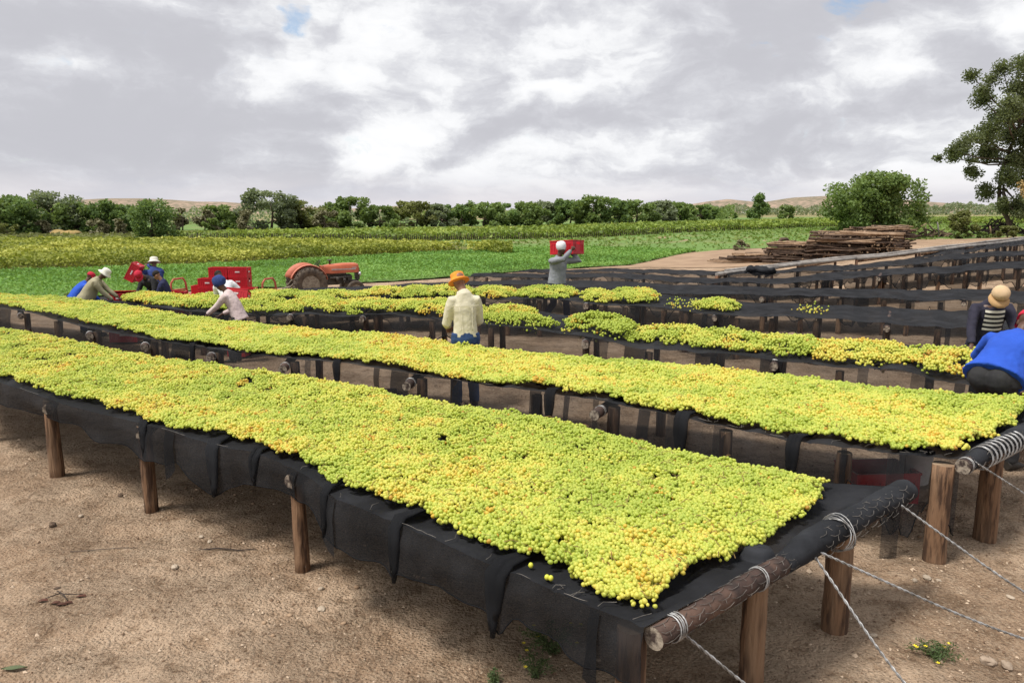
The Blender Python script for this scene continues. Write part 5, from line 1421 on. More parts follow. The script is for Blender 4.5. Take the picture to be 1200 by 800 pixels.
# ground under the floating-looking things: stacked empty crates carry them
for (px, Y, hgt, lab) in ((148, 18.2, .62, 'red crate under the low crate by the pink-red cap'), (205, 18.6, .58, 'red crate under the crate right of the youth in navy'), (184, 18.2, .62, 'red crate under the yellow basin')):
    for i in range(2): crate(on_ground(px, Y) + Vector((0, 0, .02 + i * .275)), 3, lab + (', bottom one' if i == 0 else ', top one'), scale=1.0)
crate(on_ground(283, 13.5) + Vector((0, 0, .03)), 85, 'lower red crate behind the woman in the blue headwrap', scale=.85)
crate(on_ground(1216, 8.2) + Vector((0, 0, .01)), 2, 'lower red crate under the third rack at the right photo edge', scale=.9)
b = MB(); b.box((0, 0, .06), (.3, .25, .12)); sb = b.build('block', M['stone']); sb.location = on_ground(1071, 6.6); tag(sb, 'grey-brown block under the white bucket', 'block')
b = MB(); b.box((0, 0, .045), (.4, .3, .09)); sb = b.build('block', M['stone']); sb.location = on_ground(1112, 8.25); tag(sb, 'flat block under the crate left of the bright blue top', 'block')

# ------------------------------------------------------------------ tractor (x forward)
def tractor():
    base = on_ground(377, 28.4)
    root = empty('tractor', base, math.radians(27), 'faded red-orange farm tractor with big dusty rear tyres parked before the lucerne', 'tractor')
    def wheel(x, y, R, w, rimr, name):
        t = MB(); n = 36
        My = Matrix.Translation((x, y, R)) @ Matrix.Rotation(math.pi / 2, 4, 'X')
        t.lathe([(rimr, -w * .42), (R * .78, -w * .5), (R * .94, -w * .44), (R * .96, 0), (R * .94, w * .44), (R * .78, w * .5), (rimr, w * .42), (rimr, -w * .42)], n, M=My)
        if R > .5:
            for i in range(22):
                for s in (-1, 1):
                    th = 2 * math.pi * (i + (.5 if s > 0 else 0)) / 22
                    Q = Matrix.Translation((x, y, R)) @ Matrix.Rotation(th, 4, 'Y') @ Matrix.Translation((0, s * w * .24, R * .95)) @ Matrix.Rotation(s * .7, 4, 'Z')
                    t.box((0, 0, 0), (.05, w * .52, .055), M=Q)
        to = t.build('wheel', M['tyre'], root)
        r = MB()
        s = 1 if y > 0 else -1
        r.lathe([(rimr, -w * .44), (rimr * .94, -w * .44), (rimr * .86, -w * .05), (rimr * .74, .0), (rimr * .70, -w * .16), (rimr * .42, -w * .20), (rimr * .40, -w * .05), (rimr * .30, -w * .05), (rimr * .26, -w * .34), (1e-4, -w * .36)], 24, M=My @ (Matrix.Identity(4) if y < 0 else Matrix.Rotation(math.pi, 4, 'X')))
        r.lathe([(rimr * 1.0, w * .42), (rimr * .9, w * .3), (1e-4, w * .2)], 24, M=My @ (Matrix.Identity(4) if y < 0 else Matrix.Rotation(math.pi, 4, 'X')))
        for i in range(6):
            th = i * math.pi / 3
            r.ball((x + rimr * .62 * math.cos(th), y + s * w * .12, R + rimr * .62 * math.sin(th)), .022, 6, 4)
        r.build('rim', M['rim'], to)
    RW, FW = .64, .36
    for y in (-.68, .68): wheel(-.60, y, RW, .34, .33, 'w')
    for y in (-.58, .58): wheel(1.18, y, FW, .16, .19, 'w')
    # bonnet with rounded top and nose
    b = MB(); secs = []
    for (x, w, z0, z1) in ((-.02, .27, 1.00, 1.27), (.30, .28, .98, 1.33), (.90, .27, .99, 1.36), (1.30, .25, .99, 1.36), (1.40, .23, 1.0, 1.33), (1.43, .20, 1.04, 1.27)):
        ring = [(x, -w, z0), (x, -w, z1 - .09), (x, -w * .86, z1 - .025), (x, -w * .45, z1), (x, w * .45, z1), (x, w * .86, z1 - .025), (x, w, z1 - .09), (x, w, z0)]
        secs.append(ring)
    V = [p for s in secs for p in s]; n = 8
    Fc = [(i * n + j, (i + 1) * n + j, (i + 1) * n + j + 1, i * n + j + 1) for i in range(5) for j in range(7)]
    Fc += [tuple(range(n))[::-1], tuple(5 * n + j for j in range(n))]
    b.add(V, Fc, 0, True)
    hood = b.build('bonnet', M['tractor'], root)
    b = MB()
    for sy in (-1, 1): b.box((.80, sy * .286, 1.135), (.95, .010, .040)); b.box((1.22, sy * .284, 1.19), (.18, .010, .030))
    b.build('side_strip', M['chrome'], hood)
    b = MB()
    b.box((1.40, 0, .86), (.10, .42, .30)); b.box((1.44, 0, 1.02), (.05, .36, .26))
    b.build('grille', M['engine'], root)
    for sy in (-1, 1):
        b = MB(); b.lathe([(.02, -.05), (.07, -.02), (.085, .03), (.075, .045), (1e-4, .05)], 14, M=Matrix.Translation((1.43, sy * .26, .94)) @ Matrix.Rotation(math.pi / 2, 4, 'Y')); b.build('headlight', M['chrome'], root)
    b = MB()
    b.box((.65, 0, .74), (.95, .30, .36)); b.box((.35, 0, .88), (.5, .34, .22)); b.box((-.35, 0, .66), (1.0, .36, .36)); b.box((1.25, 0, .60), (.35, .30, .18))
    b.tube([(.25, -.24, .80), (1.1, -.24, .84)], .05, 8); b.tube([(.3, -.2, .95), (.9, -.22, .97)], .04, 8); b.lathe([(.075, -.1), (.075, .1)], 12, M=Matrix.Translation((.55, -.24, .75)))
    b.lathe([(.06, -.09), (.06, .09)], 12, M=Matrix.Translation((.82, -.25, .70))); b.box((1.05, -.2, .78), (.16, .14, .2))
    b.tube([(-.6, -.68, .64), (-.6, .68, .64)], .08, 10); b.tube([(1.18, -.58, .36), (1.18, 0, .52), (1.18, .58, .36)], .04, 8)
    b.build('engine', M['engine'], root)
    for sy in (-1, 1):
        b = MB(); nn = 14; V = []
        for i in range(nn + 1):
            th = math.radians(12 + 150 * i / nn)
            for (rr, yy) in ((.72, sy * .60), (.74, sy * .50), (.36, sy * .47)):
                V.append((-.60 + rr * math.cos(th), yy, .64 + rr * math.sin(th)))
        Fc = []
        for i in range(nn):
            for j in range(2): Fc.append((i * 3 + j, i * 3 + j + 1, i * 3 + 3 + j + 1, i * 3 + 3 + j))
        b.add(V, Fc, 0, True)
        o = b.build('fender', M['fender'], root)
        sol = o.modifiers.new('thick', 'SOLIDIFY'); sol.thickness = .02
    b = MB(); b.box((-.62, 0, .92), (.42, .46, .06)); b.box((-.84, 0, 1.08), (.06, .44, .28)); b.build('seat', M['fender'], root)
    b = MB(); b.tube([(.02, 0, 1.15), (-.16, 0, 1.34)], .02, 8)
    ring = [Vector((-.17, 0, 1.36)) + Vector((math.sin(t_) * .12, math.cos(t_) * .20, math.sin(t_) * .14)) for t_ in np.linspace(0, 2 * math.pi, 21)]
    b.tube(ring, .014, 6, cap=False)
    for t_ in (0, 2.1, 4.2): b.tube([(-.17, 0, 1.36), Vector((-.17, 0, 1.36)) + Vector((math.sin(t_) * .12, math.cos(t_) * .20, math.sin(t_) * .14))], .009, 5)
    b.build('steering_wheel', M['black'], root)
    b = MB(); b.lathe([(.035, 0), (.035, .13), (.045, .14), (.10, .145), (.11, .17), (.09, .19), (1e-4, .195)], 14, M=Matrix.Translation((.32, -.05, 1.32))); b.build('air_filter_cap', M['engine'], root)
    b = MB(); b.box((0.0, 0, 1.13), (.08, .50, .30)); b.build('dashboard', M['tractor'], root)
    b = MB()
    for sy in (-1, 1): b.tube([(-.9, sy * .25, .55), (-1.45, sy * .34, .42)], .035, 8); b.tube([(-.85, sy * .3, 1.0), (-1.30, sy * .34, .50)], .025, 8)
    b.tube([(-1.4, -.36, .42), (-1.4, .36, .42)], .03, 8)
    b.build('lift_arm', M['rim'], root)
    return root
TR = tractor(); TR.scale = (.95, .95, .95)

# ------------------------------------------------------------------ stacks of old poles
LOGM = []
for i in range(6):
    b = MB(); k = 4; n_ = 7
    rr = [.044 * random.uniform(.85, 1.15) for _ in range(k + 1)]
    b.tube([(-1.5 + 3.0 * q / k, random.uniform(-.03, .03), random.uniform(-.03, .03)) for q in range(k + 1)], rr, n_, capmi=1, jit=.1)
    LOGM.append(b.mesh('pole', [M['log'] if i < 4 else M['log_pale'], M['log_end']]))
def pole_stack(label, xa, ya, xb, yb, ytop, depth, ang, taper=.0, nmax=150, step=.13, shape=None):
    """poles layered between two photo points on the ground, up to a photo row"""
    A, B = unp(xa, ya, 0), unp(xb, yb, 0)
    c = (A + B) / 2; L = (B - A).length
    top = ray_at((xa + xb) / 2, ytop, c.y + depth * .4).z
    Hh = top - c.z
    root = empty('pole_stack', c, math.atan2(B.y - A.y, B.x - A.x), label, 'pole stack', 'stacks of old poles')
    layers = max(3, int(Hh / .082)); n = 0
    for k in range(layers):
        f = k / max(1, layers - 1)
        cross = (k % 5 == 4)
        lo = -L / 2 + L * taper * f ** .9; hi = L / 2 - L * .03 * f
        d0, d1 = -depth / 2 + .12 * f, depth / 2 - .3 * f
        zz = .05 + k * .082
        m = nmax // layers
        for i in range(m):
            o = link_mesh('pole', random.choice(LOGM[:5] if f < .85 else LOGM[3:]), root)
            ln_ = random.uniform(.75, 1.15)
            half = 1.5 * ln_
            if cross or (i % 5 < 2):        # ends towards the camera
                x = random.uniform(lo + .1, hi - .1); y = d0 + .9 + random.uniform(-.12, .18) + half * .35
                a = math.pi / 2 + random.uniform(-.25, .25)
                sc = random.uniform(.4, .6)
            else:
                x = min(max(random.uniform(lo, hi), lo + half * .8), hi - half * .8) if hi - lo > half * 1.6 else (lo + hi) / 2
                y = d0 + (d1 - d0) * (i + .5) / m + random.uniform(-.1, .1); a = ang + random.gauss(0, .06); sc = ln_
            o.location = (x, y, zz + random.uniform(-.03, .03)); o.rotation_euler = (random.uniform(0, 6.28), random.gauss(0, .025), a)
            o.scale = (sc, random.uniform(.85, 1.25), random.uniform(.85, 1.25))
    return root
pole_stack('main high stack of old brown poles in front of the round tree', 948, 306, 1052, 300, 270.5, 3.6, .10, taper=.06, nmax=290)
pole_stack('rear stack of old poles with pale top, right behind the main stack', 1005, 295, 1062, 292, 264.5, 2.6, -.06, taper=.04, nmax=200)
pole_stack('middle stack of old poles stepping down to the left of the main stack', 905, 307, 962, 305.5, 282.5, 3.0, .14, taper=.22, nmax=190)
pole_stack('low spill of poles at the left foot of the stacks', 838, 307, 918, 306, 295.5, 2.6, .10, taper=.55, nmax=110)
# stump lying on the stack
b = MB(); b.tube([(-.3, 0, 0), (-.1, .05, .14), (.2, 0, .16), (.4, .1, .05)], [.05, .11, .09, .04], 9, jit=.2)
o = b.build('stump', M['log']); p = unp(917, 306, 0); o.location = (ray_at(918, 283.5, p.y + 1)); tag(o, 'knobbly stump lying on the middle pole stack', 'stump')

def brush(label, cx, yb, wpx, hpx, n, mat, rmax=.07, name='brush_heap', lean=.5):
    c = unp(cx, yb, 0); s = c.y / FPX
    root = empty(name, c, 0, label, 'brush heap', 'heaps of old wood')
    w, h = wpx * s / 2, hpx * s
    for i in range(n):
        m = MB(); x = random.gauss(0, .45) * w; y = random.uniform(-.6, .8)
        l = random.uniform(.6, 1.6) * h; a = random.uniform(-1, 1); zz = abs(random.gauss(0, .35)) * h * max(.15, 1 - abs(x) / w)
        d = Vector((math.sin(a * 1.3), random.uniform(-.3, .3), random.uniform(-.1, lean))).normalized()
        p0 = Vector((x, y, zz)); bow = Vector((random.uniform(-.2, .2), 0, random.uniform(-.1, .2))) * h * .6
        m.tube([p0 - d * l * .5, p0 + bow * .6, p0 + d * l * .5 + Vector((random.uniform(-.2, .2), 0, 0)) * h * .5], [rmax * random.uniform(.6, 1.1), rmax * .8, rmax * .4], 6, jit=.1)
        if random.random() < .7: m.tube([p0 + bow * .6, p0 + bow * .6 + Vector((random.uniform(-.4, .4), 0, random.uniform(.1, .5))) * h * .6], [rmax * .5, rmax * .2], 5)
        m.build('branch', M[mat], root)
    return root
brush('heap of dark leaning poles right of the rear pole stack', 1086, 278, 62, 17, 46, 'log', .085)
brush('dark tangled heap of old vine stumps under the big tree', 1172, 275.5, 78, 20, 70, 'deadwood', .11, lean=.9)
brush('small dark heap of stumps beside the olive bush', 1124, 277, 40, 8, 20, 'deadwood', .08)
for (x0, y0, x1, y1, r, lab, mt) in ((1062, 274, 1086, 262, .075, 'long pale pole leaning across the dark heap of poles', 'log_pale'), (1100, 276, 1098.5, 260, .07, 'upright grey post at the right end of the dark heap of poles', 'greywood'), (954, 277, 968, 266, .05, 'thin dark pole sticking up left of the round tree', 'deadwood'), (1118, 271, 1113, 262, .07, 'short pale stick leaning in the olive bush', 'log_pale'), (1161, 274, 1160, 265, .08, 'short upright pale stump before the dark tangled heap', 'log_pale')):
    a_ = unp(x0, y0 + 3, 0); q = ray_at(x1, y1, a_.y); b = MB(); a2 = ray_at(x0, y0, a_.y); b.tube([a2, a2.lerp(q, .5) + Vector((.03, 0, .03)), q], [r, r * .95, r * .8], 8, capmi=1, jit=.08)
    o = b.build('pole', [M[mt], M['log_end']]); tag(o, lab, 'pole')

# far small buildings and the pen rail
def house(px, yb, w, h, label):
    c = unp(px, yb, 0); s = c.y / FPX; root = empty('house', c, .2, label, 'house')
    W_, H_ = w * s, h * s
    b = MB(); b.box((0, 0, H_ * .45), (W_, W_ * .7, H_ * .9)); b.build('wall', M['roofwhite'], root)
    b = MB(); b.add([(-W_ * .55, -W_ * .4, H_ * .88), (W_ * .55, -W_ * .4, H_ * .88), (W_ * .55, W_ * .4, H_ * .88), (-W_ * .55, W_ * .4, H_ * .88), (-W_ * .55, 0, H_ * 1.25), (W_ * .55, 0, H_ * 1.25)], [(0, 1, 5, 4), (2, 3, 4, 5), (0, 4, 3), (1, 2, 5), (3, 2, 1, 0)]); b.build('roof', M['rooftin'], root)
    b = MB(); b.box((W_ * .1, -W_ * .352, H_ * .3), (W_ * .16, .05, H_ * .55)); b.box((-W_ * .25, -W_ * .352, H_ * .5), (W_ * .2, .05, H_ * .25)); b.build('window', M['engine'], root)
house(873, 250.2, 6, 3.2, 'tiny white house far off left of the small round tree')
house(1088, 250.2, 5, 3.2, 'tiny white house far off right of the big round tree')
c = unp(72, 278, 0)
root = empty('pen_rail', c, 0, 'pale timber pen rail in front of the left hedge trees', 'rail')
for i in range(4):
    b = MB(); b.box((-1.2 + i * .8, 0, .35), (.1, .1, .8)); b.build('post', M['greywood'], root)
for z in (.32, .68):
    b = MB(); b.box((0, -.08, z), (2.7, .05, .10)); b.build('rail', M['greywood'], root)
# ------------------------------------------------------------------ trees
def crown_points(clumps, n, shell=.45):
    c = np.array([k[:3] for k in clumps]); r = np.array([k[3:6] for k in clumps])
    w = r.prod(1) ** (2 / 3); w /= w.sum()
    j = rng.choice(len(c), n, p=w)
    d = rng.normal(size=(n, 3)); d /= np.linalg.norm(d, axis=1)[:, None]
    q = (shell + (1 - shell) * rng.random(n)) ** .8 * rng.choice([1, 1, 1, .55], n)
    return c[j] + d * r[j] * q[:, None], j
def tree(label, px, yb, ytop, wpx, mat='l_mid', n=1500, leaf=4.0, group='trees of the hedge behind the fields', name='tree', low=.12, dome=.5, K=18, trunk='trunk', dx=0.0, Y=None, tintb=0.0, rk=1.0):
    if Y is None:
        base = unp(px, yb, 0)
    else: base = on_ground(px, Y)
    s = base.y / FPX
    h = ray_at(px, ytop, base.y).z - base.z; w = wpx * s / 2
    root = empty(name, base, 0, label, 'tree' if name == 'tree' else 'bush', group)
    cl = []
    for k in range(K):
        a = rng.uniform(0, 6.28); f = k / K
        z = h * (low + (1 - low) * (.06 + .84 * ((k + rng.random()) / K)))
        zz = (z / h - low) / (1 - low)
        lim = w * max(.25, math.sqrt(max(0.0, 1 - abs((zz - (1 - dome) * .55) / .78) ** 2.2)))
        q = lim * rng.uniform(.25, .82 + .12 * (rk < 1))
        rr = rng.uniform(.30, .48) * min(w, h * .5) * rk
        z = min(z, h - rr * .55)
        cl.append((math.cos(a) * q + dx * zz * w, math.sin(a) * q * .9, z, rr * 1.15, rr * 1.15, rr * .85))
    cl.append((rng.uniform(-.15, .15) * w, 0, h - .20 * min(w, h * .5), w * .25, w * .25, .2 * min(w, h * .5)))
    P, j = crown_points(cl, n)
    ct = rng.uniform(.15, .85, len(cl))
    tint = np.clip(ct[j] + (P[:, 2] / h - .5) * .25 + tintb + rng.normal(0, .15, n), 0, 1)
    P[:, 2] = np.maximum(P[:, 2], .03 * h)
    link_mesh('crown', leaf_mesh('crown', P, leaf * s, tint, M[mat], .35, .62), root)
    b = MB(); tw = max(.05, h * .030)
    b.tube([(0, 0, -.1), (w * .03, 0, h * .2), (w * .05 + dx * .2 * w, 0, h * .45), (dx * w * .5, 0, h * .7)], [tw * 1.25, tw, tw * .7, tw * .3], 7, jit=.08)
    for k in range(min(7, len(cl))):
        c = Vector(cl[k][:3]); o = Vector((w * .04, 0, h * random.uniform(.15, .4)))
        b.tube([o, o.lerp(c, .5) + Vector((0, 0, -.04 * h)), c], [tw * .55, tw * .35, tw * .15], 5)
    b.build('trunk', M[trunk], root)
    return root
G_ = 'trees of the hedge behind the fields'
T = [
 # label, px, base, top, width, mat, n, extra
 ('dense grey-green tree at the left photo edge of the hedge', 2, 277, 230, 46, 'l_mid', 2200),
 ('dense mid-green tree, second from the left edge of the hedge', 28, 277, 230, 44, 'l_dark', 2000),
 ('tallest tree of the left hedge with a domed crown', 63, 276, 223.5, 44, 'l_grey', 2200),
 ('bright-topped green tree between the tall domed tree and the pale dead shrub', 92, 276, 236, 38, 'l_mid', 1700),
 ('green tree with an open spiky top left of the round dark tree', 121, 276, 234, 40, 'l_dark', 1900),
 ('dark green tree half hidden behind the round dark tree', 150, 275, 240, 34, 'l_dark', 1500),
 ('green tree with rounded top right of the brown thicket, near the left hill', 262, 269, 240, 36, 'l_mid', 1300),
 ('broad feathery grey-green thorn tree, highest in the hedge left of centre', 318, 268.5, 223, 60, 'l_grey', 2600),
 ('brown-grey tree right beside the broad feathery thorn tree', 352, 268, 234, 42, 'l_olive', 1500),
 ('bushy bright green tree behind the tractor nose', 410, 267, 230, 44, 'l_mid', 2000),
 ('low rounded green tree right of the bushy bright one', 444, 267, 241, 38, 'l_mid', 1400),
 ('yellow-green tree left of the hedge middle', 488, 265.5, 236, 40, 'l_olive', 1600),
 ('grey-green tree right of the yellow-green one', 516, 265.5, 239, 34, 'l_grey', 1300),
 ('small dark rounded tree in the hedge left of the middle gap', 540, 265, 240, 34, 'l_dark', 1300),
 ('mid-green tree in the hedge, above the orange hat', 566, 265, 237, 36, 'l_mid', 1400),
 ('flat-topped green tree of the hedge', 590, 264.5, 238, 34, 'l_dark', 1300),
 ('green tree of the hedge left above the walker with the crate', 616, 264.5, 237, 36, 'l_mid', 1400),
 ('grey-green tree of the hedge straight above the walker with the crate', 643, 263.5, 236, 34, 'l_grey', 1300),
 ('dark tree of the hedge right above the walker with the crate', 668, 263, 234, 36, 'l_dark', 1400),
 ('tall green tree with a narrow top in the right half of the hedge', 694, 262, 229, 34, 'l_mid', 1500),
 ('rounded dark green tree right of the tall narrow one', 719, 261.5, 233, 36, 'l_dark', 1400),
 ('pale green tree of the right hedge', 745, 260.5, 234, 34, 'l_mid', 1300),
 ('grey-green lower tree toward the right end of the hedge', 770, 259.5, 236, 34, 'l_grey', 1300),
 ('green tree near the right end of the hedge', 795, 258.5, 237, 34, 'l_mid', 1200),
 ('last dark tree at the right end of the hedge', 820, 257.5, 240, 34, 'l_dark', 1100),
 ('low green tree beyond the right end of the hedge', 845, 256, 244, 30, 'l_mid', 800),
]
for i, a in enumerate(T): tree(a[0], *a[1:4], a[4] * 1.75, a[5], n=int(a[6] * 2.2), leaf=3.7, low=-.06, K=26, tintb=(.1 if i > 10 else -.05))
tree('round dark green tree standing alone in front of the left hedge', 178, 281.5, 233, 62, 'l_dark', 5200, 3.3, None, low=-.02, K=26, dome=.45)
tree('small round dark tree alone before the right hills', 890, 256.5, 227.5, 31, 'l_dark', 2000, 3.0, None, low=.05, K=14)
tree('low bush right of the small round dark tree', 921, 256.5, 241, 24, 'l_mid', 900, 3.0, None, low=.02, name='bush')
tree('big round bushy green tree behind the pole stacks', 1021, 279, 200, 118, 'l_mid', 23000, 3.7, None, low=-.06, K=130, dome=.30, rk=.66)
for lab, px, yb, yt, w, m, n in (
 ('brown leafless thicket right of the round dark tree', 214, 270, 244, 40, 'l_brown', 1600), ('brown twiggy thicket with a green foot in the left hedge', 240, 270, 246, 38, 'l_brown', 1400),
 ('greyish brown thicket left of the broad thorn tree', 287, 270, 246, 32, 'l_brown', 1200), ('brown thicket between the thorn tree and the bushy bright tree', 380, 268.5, 247, 42, 'l_brown', 1500),
 ('pale dead shrub under the left hedge', 116, 277, 256, 24, 'l_brown', 800), ('reddish dead shrub left of the round dark tree', 138, 277, 256, 22, 'l_brown', 700),
 ('grey dead shrub under the tallest left tree', 50, 277, 258, 26, 'l_brown', 800),
 ('small green bush under the brown thicket', 246, 270.5, 256, 22, 'l_mid', 700), ('low green bush at the left end of the hedge foot', 8, 279, 262, 40, 'l_olive', 900),
 ('round dark bush standing in the far vineyard', 158*1+0, 267, 265, 4, 'l_dark', 60),
 ('olive feathery bush among the heaps of old wood', 1124, 279, 248, 44, 'l_olive', 2400), ('brown-green bush at the right before the dark tangled heap', 1180, 279, 265, 44, 'l_olive', 1500),
 ('low green tuft in front of the olive feathery bush', 1120, 280, 272, 24, 'l_mid', 600), ('small green tuft right of the olive bush', 1152, 279.5, 272, 16, 'l_mid', 400),
 ('grey-brown dry bush on the dirt by the pole spill', 868, 293, 281, 22, 'l_brown', 500),
 ('leafy green bush at the left end of the third rack', 86, 357, 343, 34, 'l_mid', 700),
):
    if 'far vineyard' in lab: px, yb, yt, w, n = 457, 270.5, 264.5, 9, 160
    tree(lab, px, yb, yt, w, m, n, 3.6, 'bushes and thickets', name='bush', low=.0, K=9)
# hay heap left
b = MB()
c = unp(78, 278, 0)
for k in range(6): b.ball((random.uniform(-1.2, 1.2), random.uniform(-.3, .3), .3), (random.uniform(.7, 1.1), .7, random.uniform(.35, .7)), 10, 6)
o = b.build('straw_heap', surf('straw', (.36, .24, .09), (.26, .20, .08), .95, 5, 4, .8)); o.location = c; tag(o, 'tan straw heap beside the pale pen rail under the left hedge', 'straw heap')

# far belts of trees at the right, too far off to tell apart
def belt(px0, px1, yb, yt, n, mat, label, leaf):
    x = rng.uniform(px0, px1, n); base = np.array([unp(a, yb, 0) for a in np.linspace(px0, px1, 20)])
    X = np.interp(x, np.linspace(px0, px1, 20), base[:, 0]); Yc = np.interp(x, np.linspace(px0, px1, 20), base[:, 1])
    Y = Yc + rng.uniform(0, 30, n); X = X * Y / Yc
    hh = (yb - yt) * Yc / FPX * (.45 + .75 * fbm(x * .11, x * 0, int(px0), 3))
    q = rng.random(n) ** .7
    P = np.column_stack([X, Y, ground_z(X, Y) + hh * q])
    t = np.clip(.2 + .7 * fbm(x * .2, q * 3, 5, 2) + rng.normal(0, .12, n), 0, 1)
    return tag(link_mesh('far_trees', leaf_mesh('far_trees', P, leaf * Yc / FPX, t, M[mat], .1, .7)), label, 'trees', kind='stuff')
belt(830, 985, 252.5, 240, 3200, 'l_grey', 'far belt of grey-green trees before the right hills', 2.6)
belt(1080, 1260, 252.0, 236.5, 4200, 'l_grey', 'far belt of grey-green trees behind the fields at the right', 2.6)
belt(-80, 480, 263, 243, 9000, 'l_grey', 'far belt of trees behind the left hedge', 3.0)
belt(470, 860, 257.5, 240, 8000, 'l_mid', 'far belt of green trees behind the middle hedge', 2.8)

# tall open tree at the right edge
def big_tree():
    Y = 84.0
    base = on_ground(1188, Y); s = Y / FPX
    root = empty('tree', base, 0, 'tall open-crowned tree at the right photo edge, sky showing through its leaves', 'tree')
    pts = [(1143, 84, 8), (1155, 92, 8), (1163, 80, 9), (1180, 78, 12), (1197, 74, 13), (1215, 78, 15), (1240, 90, 18),
           (1149, 104, 8), (1160, 112, 11), (1175, 104, 12), (1192, 108, 13), (1212, 110, 16), (1152, 124, 9), (1166, 130, 11), (1184, 132, 14), (1205, 136, 16), (1150, 141, 9),
           (1140, 152, 9), (1128, 163, 9), (1115, 170, 8), (1104, 178, 8), (1100, 184, 5), (1115, 184, 6), (1133, 174, 9), (1146, 163, 10), (1160, 152, 11), (1176, 158, 13), (1195, 164, 15), (1215, 160, 18),
           (1150, 180, 10), (1164, 178, 11), (1183, 186, 13), (1203, 190, 15), (1132, 199, 6), (1130, 188, 5), (1148, 202, 8), (1160, 205, 10), (1176, 210, 11), (1194, 212, 12), (1152, 220, 7), (1163, 226, 9), (1178, 230, 9), (1156, 236, 6), (1168, 243, 7), (1180, 244, 8), (1190, 250, 8), (1173, 251, 6), (1187, 236, 9), (1196, 240, 9),
           (1240, 140, 16), (1240, 185, 16)]
    cl = []
    for (x, y, r) in pts:
        c = ray_at(x + 11, y, Y) - base; d = random.uniform(-3.2, 3.2)
        cl.append((c.x, c.y + d, c.z, r * s * 1.36, r * s * 1.6, r * s * 1.2))
    n = 56000
    P, j = crown_points(cl, n, .10)
    t = np.clip(rng.uniform(.1, .8, len(cl))[j] + rng.normal(0, .17, n), 0, 1)
    link_mesh('crown', leaf_mesh('crown', P, 2.9 * s, t, M['l_gum'], .1, .55), root)
    b = MB()
    q = lambda x, y, d=0: ray_at(x, y, Y) - base + Vector((0, d, 0))
    b.tube([(0, 0, -.2), q(1187, 255, 1), q(1184, 240, 2), q(1186, 205, 2), q(1194, 165, 1), q(1204, 120)], [.30, .24, .2, .17, .13, .08], 10, jit=.06)
    for c in cl[::2]:
        v = Vector(c[:3]); f = min(max((v.z / q(1200, 120).z) * .8, .12), .9)
        st = q(1184, 238, 2).lerp(q(1198, 135), f)
        b.tube([st, st.lerp(v, .55) + Vector((0, 0, -.3)), v], [.13, .08, .03], 6)
    b.build('trunk', M['trunk'], root)
big_tree()
def dry_tree():
    Y = 58.0; base = on_ground(1232, Y); s = Y / FPX
    root = empty('dry_tree', base, 0, 'dry tan-leaved tree crown reaching in at the right photo edge', 'tree')
    cl = []
    for (x, y, r) in ((1196, 226, 7), (1204, 218, 10), (1212, 212, 12), (1230, 208, 16), (1250, 214, 16), (1206, 230, 9), (1222, 226, 12), (1244, 232, 12)):
        c = ray_at(x, y, Y) - base; cl.append((c.x, c.y + random.uniform(-1, 1), c.z, r * s, r * s, r * s * .8))
    P, j = crown_points(cl, 2600, .3)
    link_mesh('crown', leaf_mesh('crown', P, 3.0 * s, np.clip(rng.normal(.5, .25, 2600), 0, 1), M['l_tan'], .1, .5), root)
    b = MB(); top = ray_at(1226, 245, Y) - base
    b.tube([(0, 0, -.1), (.1, 0, 1.2), top], [.3, .22, .15], 9)
    for c in cl: b.tube([top, top.lerp(Vector(c[:3]), .5) - Vector((0, 0, .15)), c[:3]], [.09, .06, .03], 6)
    b.build('trunk', M['log_pale'], root)
dry_tree()
# ------------------------------------------------------------------ stones, litter and weeds on the ground
def gz(x, y):
    b_ = (fbm(np.array([x * 1.3]), np.array([y * 1.3]), 3, 3)[0] - .5) * .05 + (fbm(np.array([x * 5]), np.array([y * 5]), 9, 2)[0] - .5) * .034
    return float(ground_z(x, y)) + b_ * (1 - float(sst(16, 30, math.hypot(x, y)))) - .006
def gravel():
    n = 30000
    Y = rng.uniform(2.2, 13, n) ** 1.0; X = rng.uniform(-1, 1, n) * (Y * .72 + .4)
    keep = rng.random(n) < np.clip(fbm(X * .9, Y * .9, 77, 3) * 2.2 - .5, .12, 1)
    X, Y = X[keep], Y[keep]; n = len(X)
    bz = ground_z(X, Y) + ((fbm(X * 1.3, Y * 1.3, 3, 3) - .5) * .05 + (fbm(X * 5, Y * 5, 9, 2) - .5) * .034) - .006
    r = .004 + .009 * rng.random(n) ** 4 + .011 * (rng.random(n) < .015)
    base = np.array([(1, 0, 0), (0, 1, 0), (-1, 0, 0), (0, -1, 0), (0, 0, .75), (0, 0, -.6)], float)
    V = base[None] * rng.uniform(.6, 1.35, (n, 6, 1)) * r[:, None, None]
    a = rng.uniform(0, 6.28, n); c, s = np.cos(a)[:, None], np.sin(a)[:, None]
    V = np.stack([V[..., 0] * c - V[..., 1] * s + X[:, None], V[..., 0] * s + V[..., 1] * c + Y[:, None], V[..., 2] + (bz + r * .2)[:, None]], -1).reshape(-1, 3)
    f = np.array([(0, 1, 4), (1, 2, 4), (2, 3, 4), (3, 0, 4), (1, 0, 5), (2, 1, 5), (3, 2, 5), (0, 3, 5)])
    Fc = (f[None] + (np.arange(n) * 6)[:, None, None]).reshape(-1, 3)
    me = bpy.data.meshes.new('gravel'); me.from_pydata(V.tolist(), [], Fc.tolist()); me.materials.append(M['gravel'])
    tag(link_mesh('gravel', me), 'small stones and clods strewn over the dirt', 'gravel', kind='stuff')
gravel()
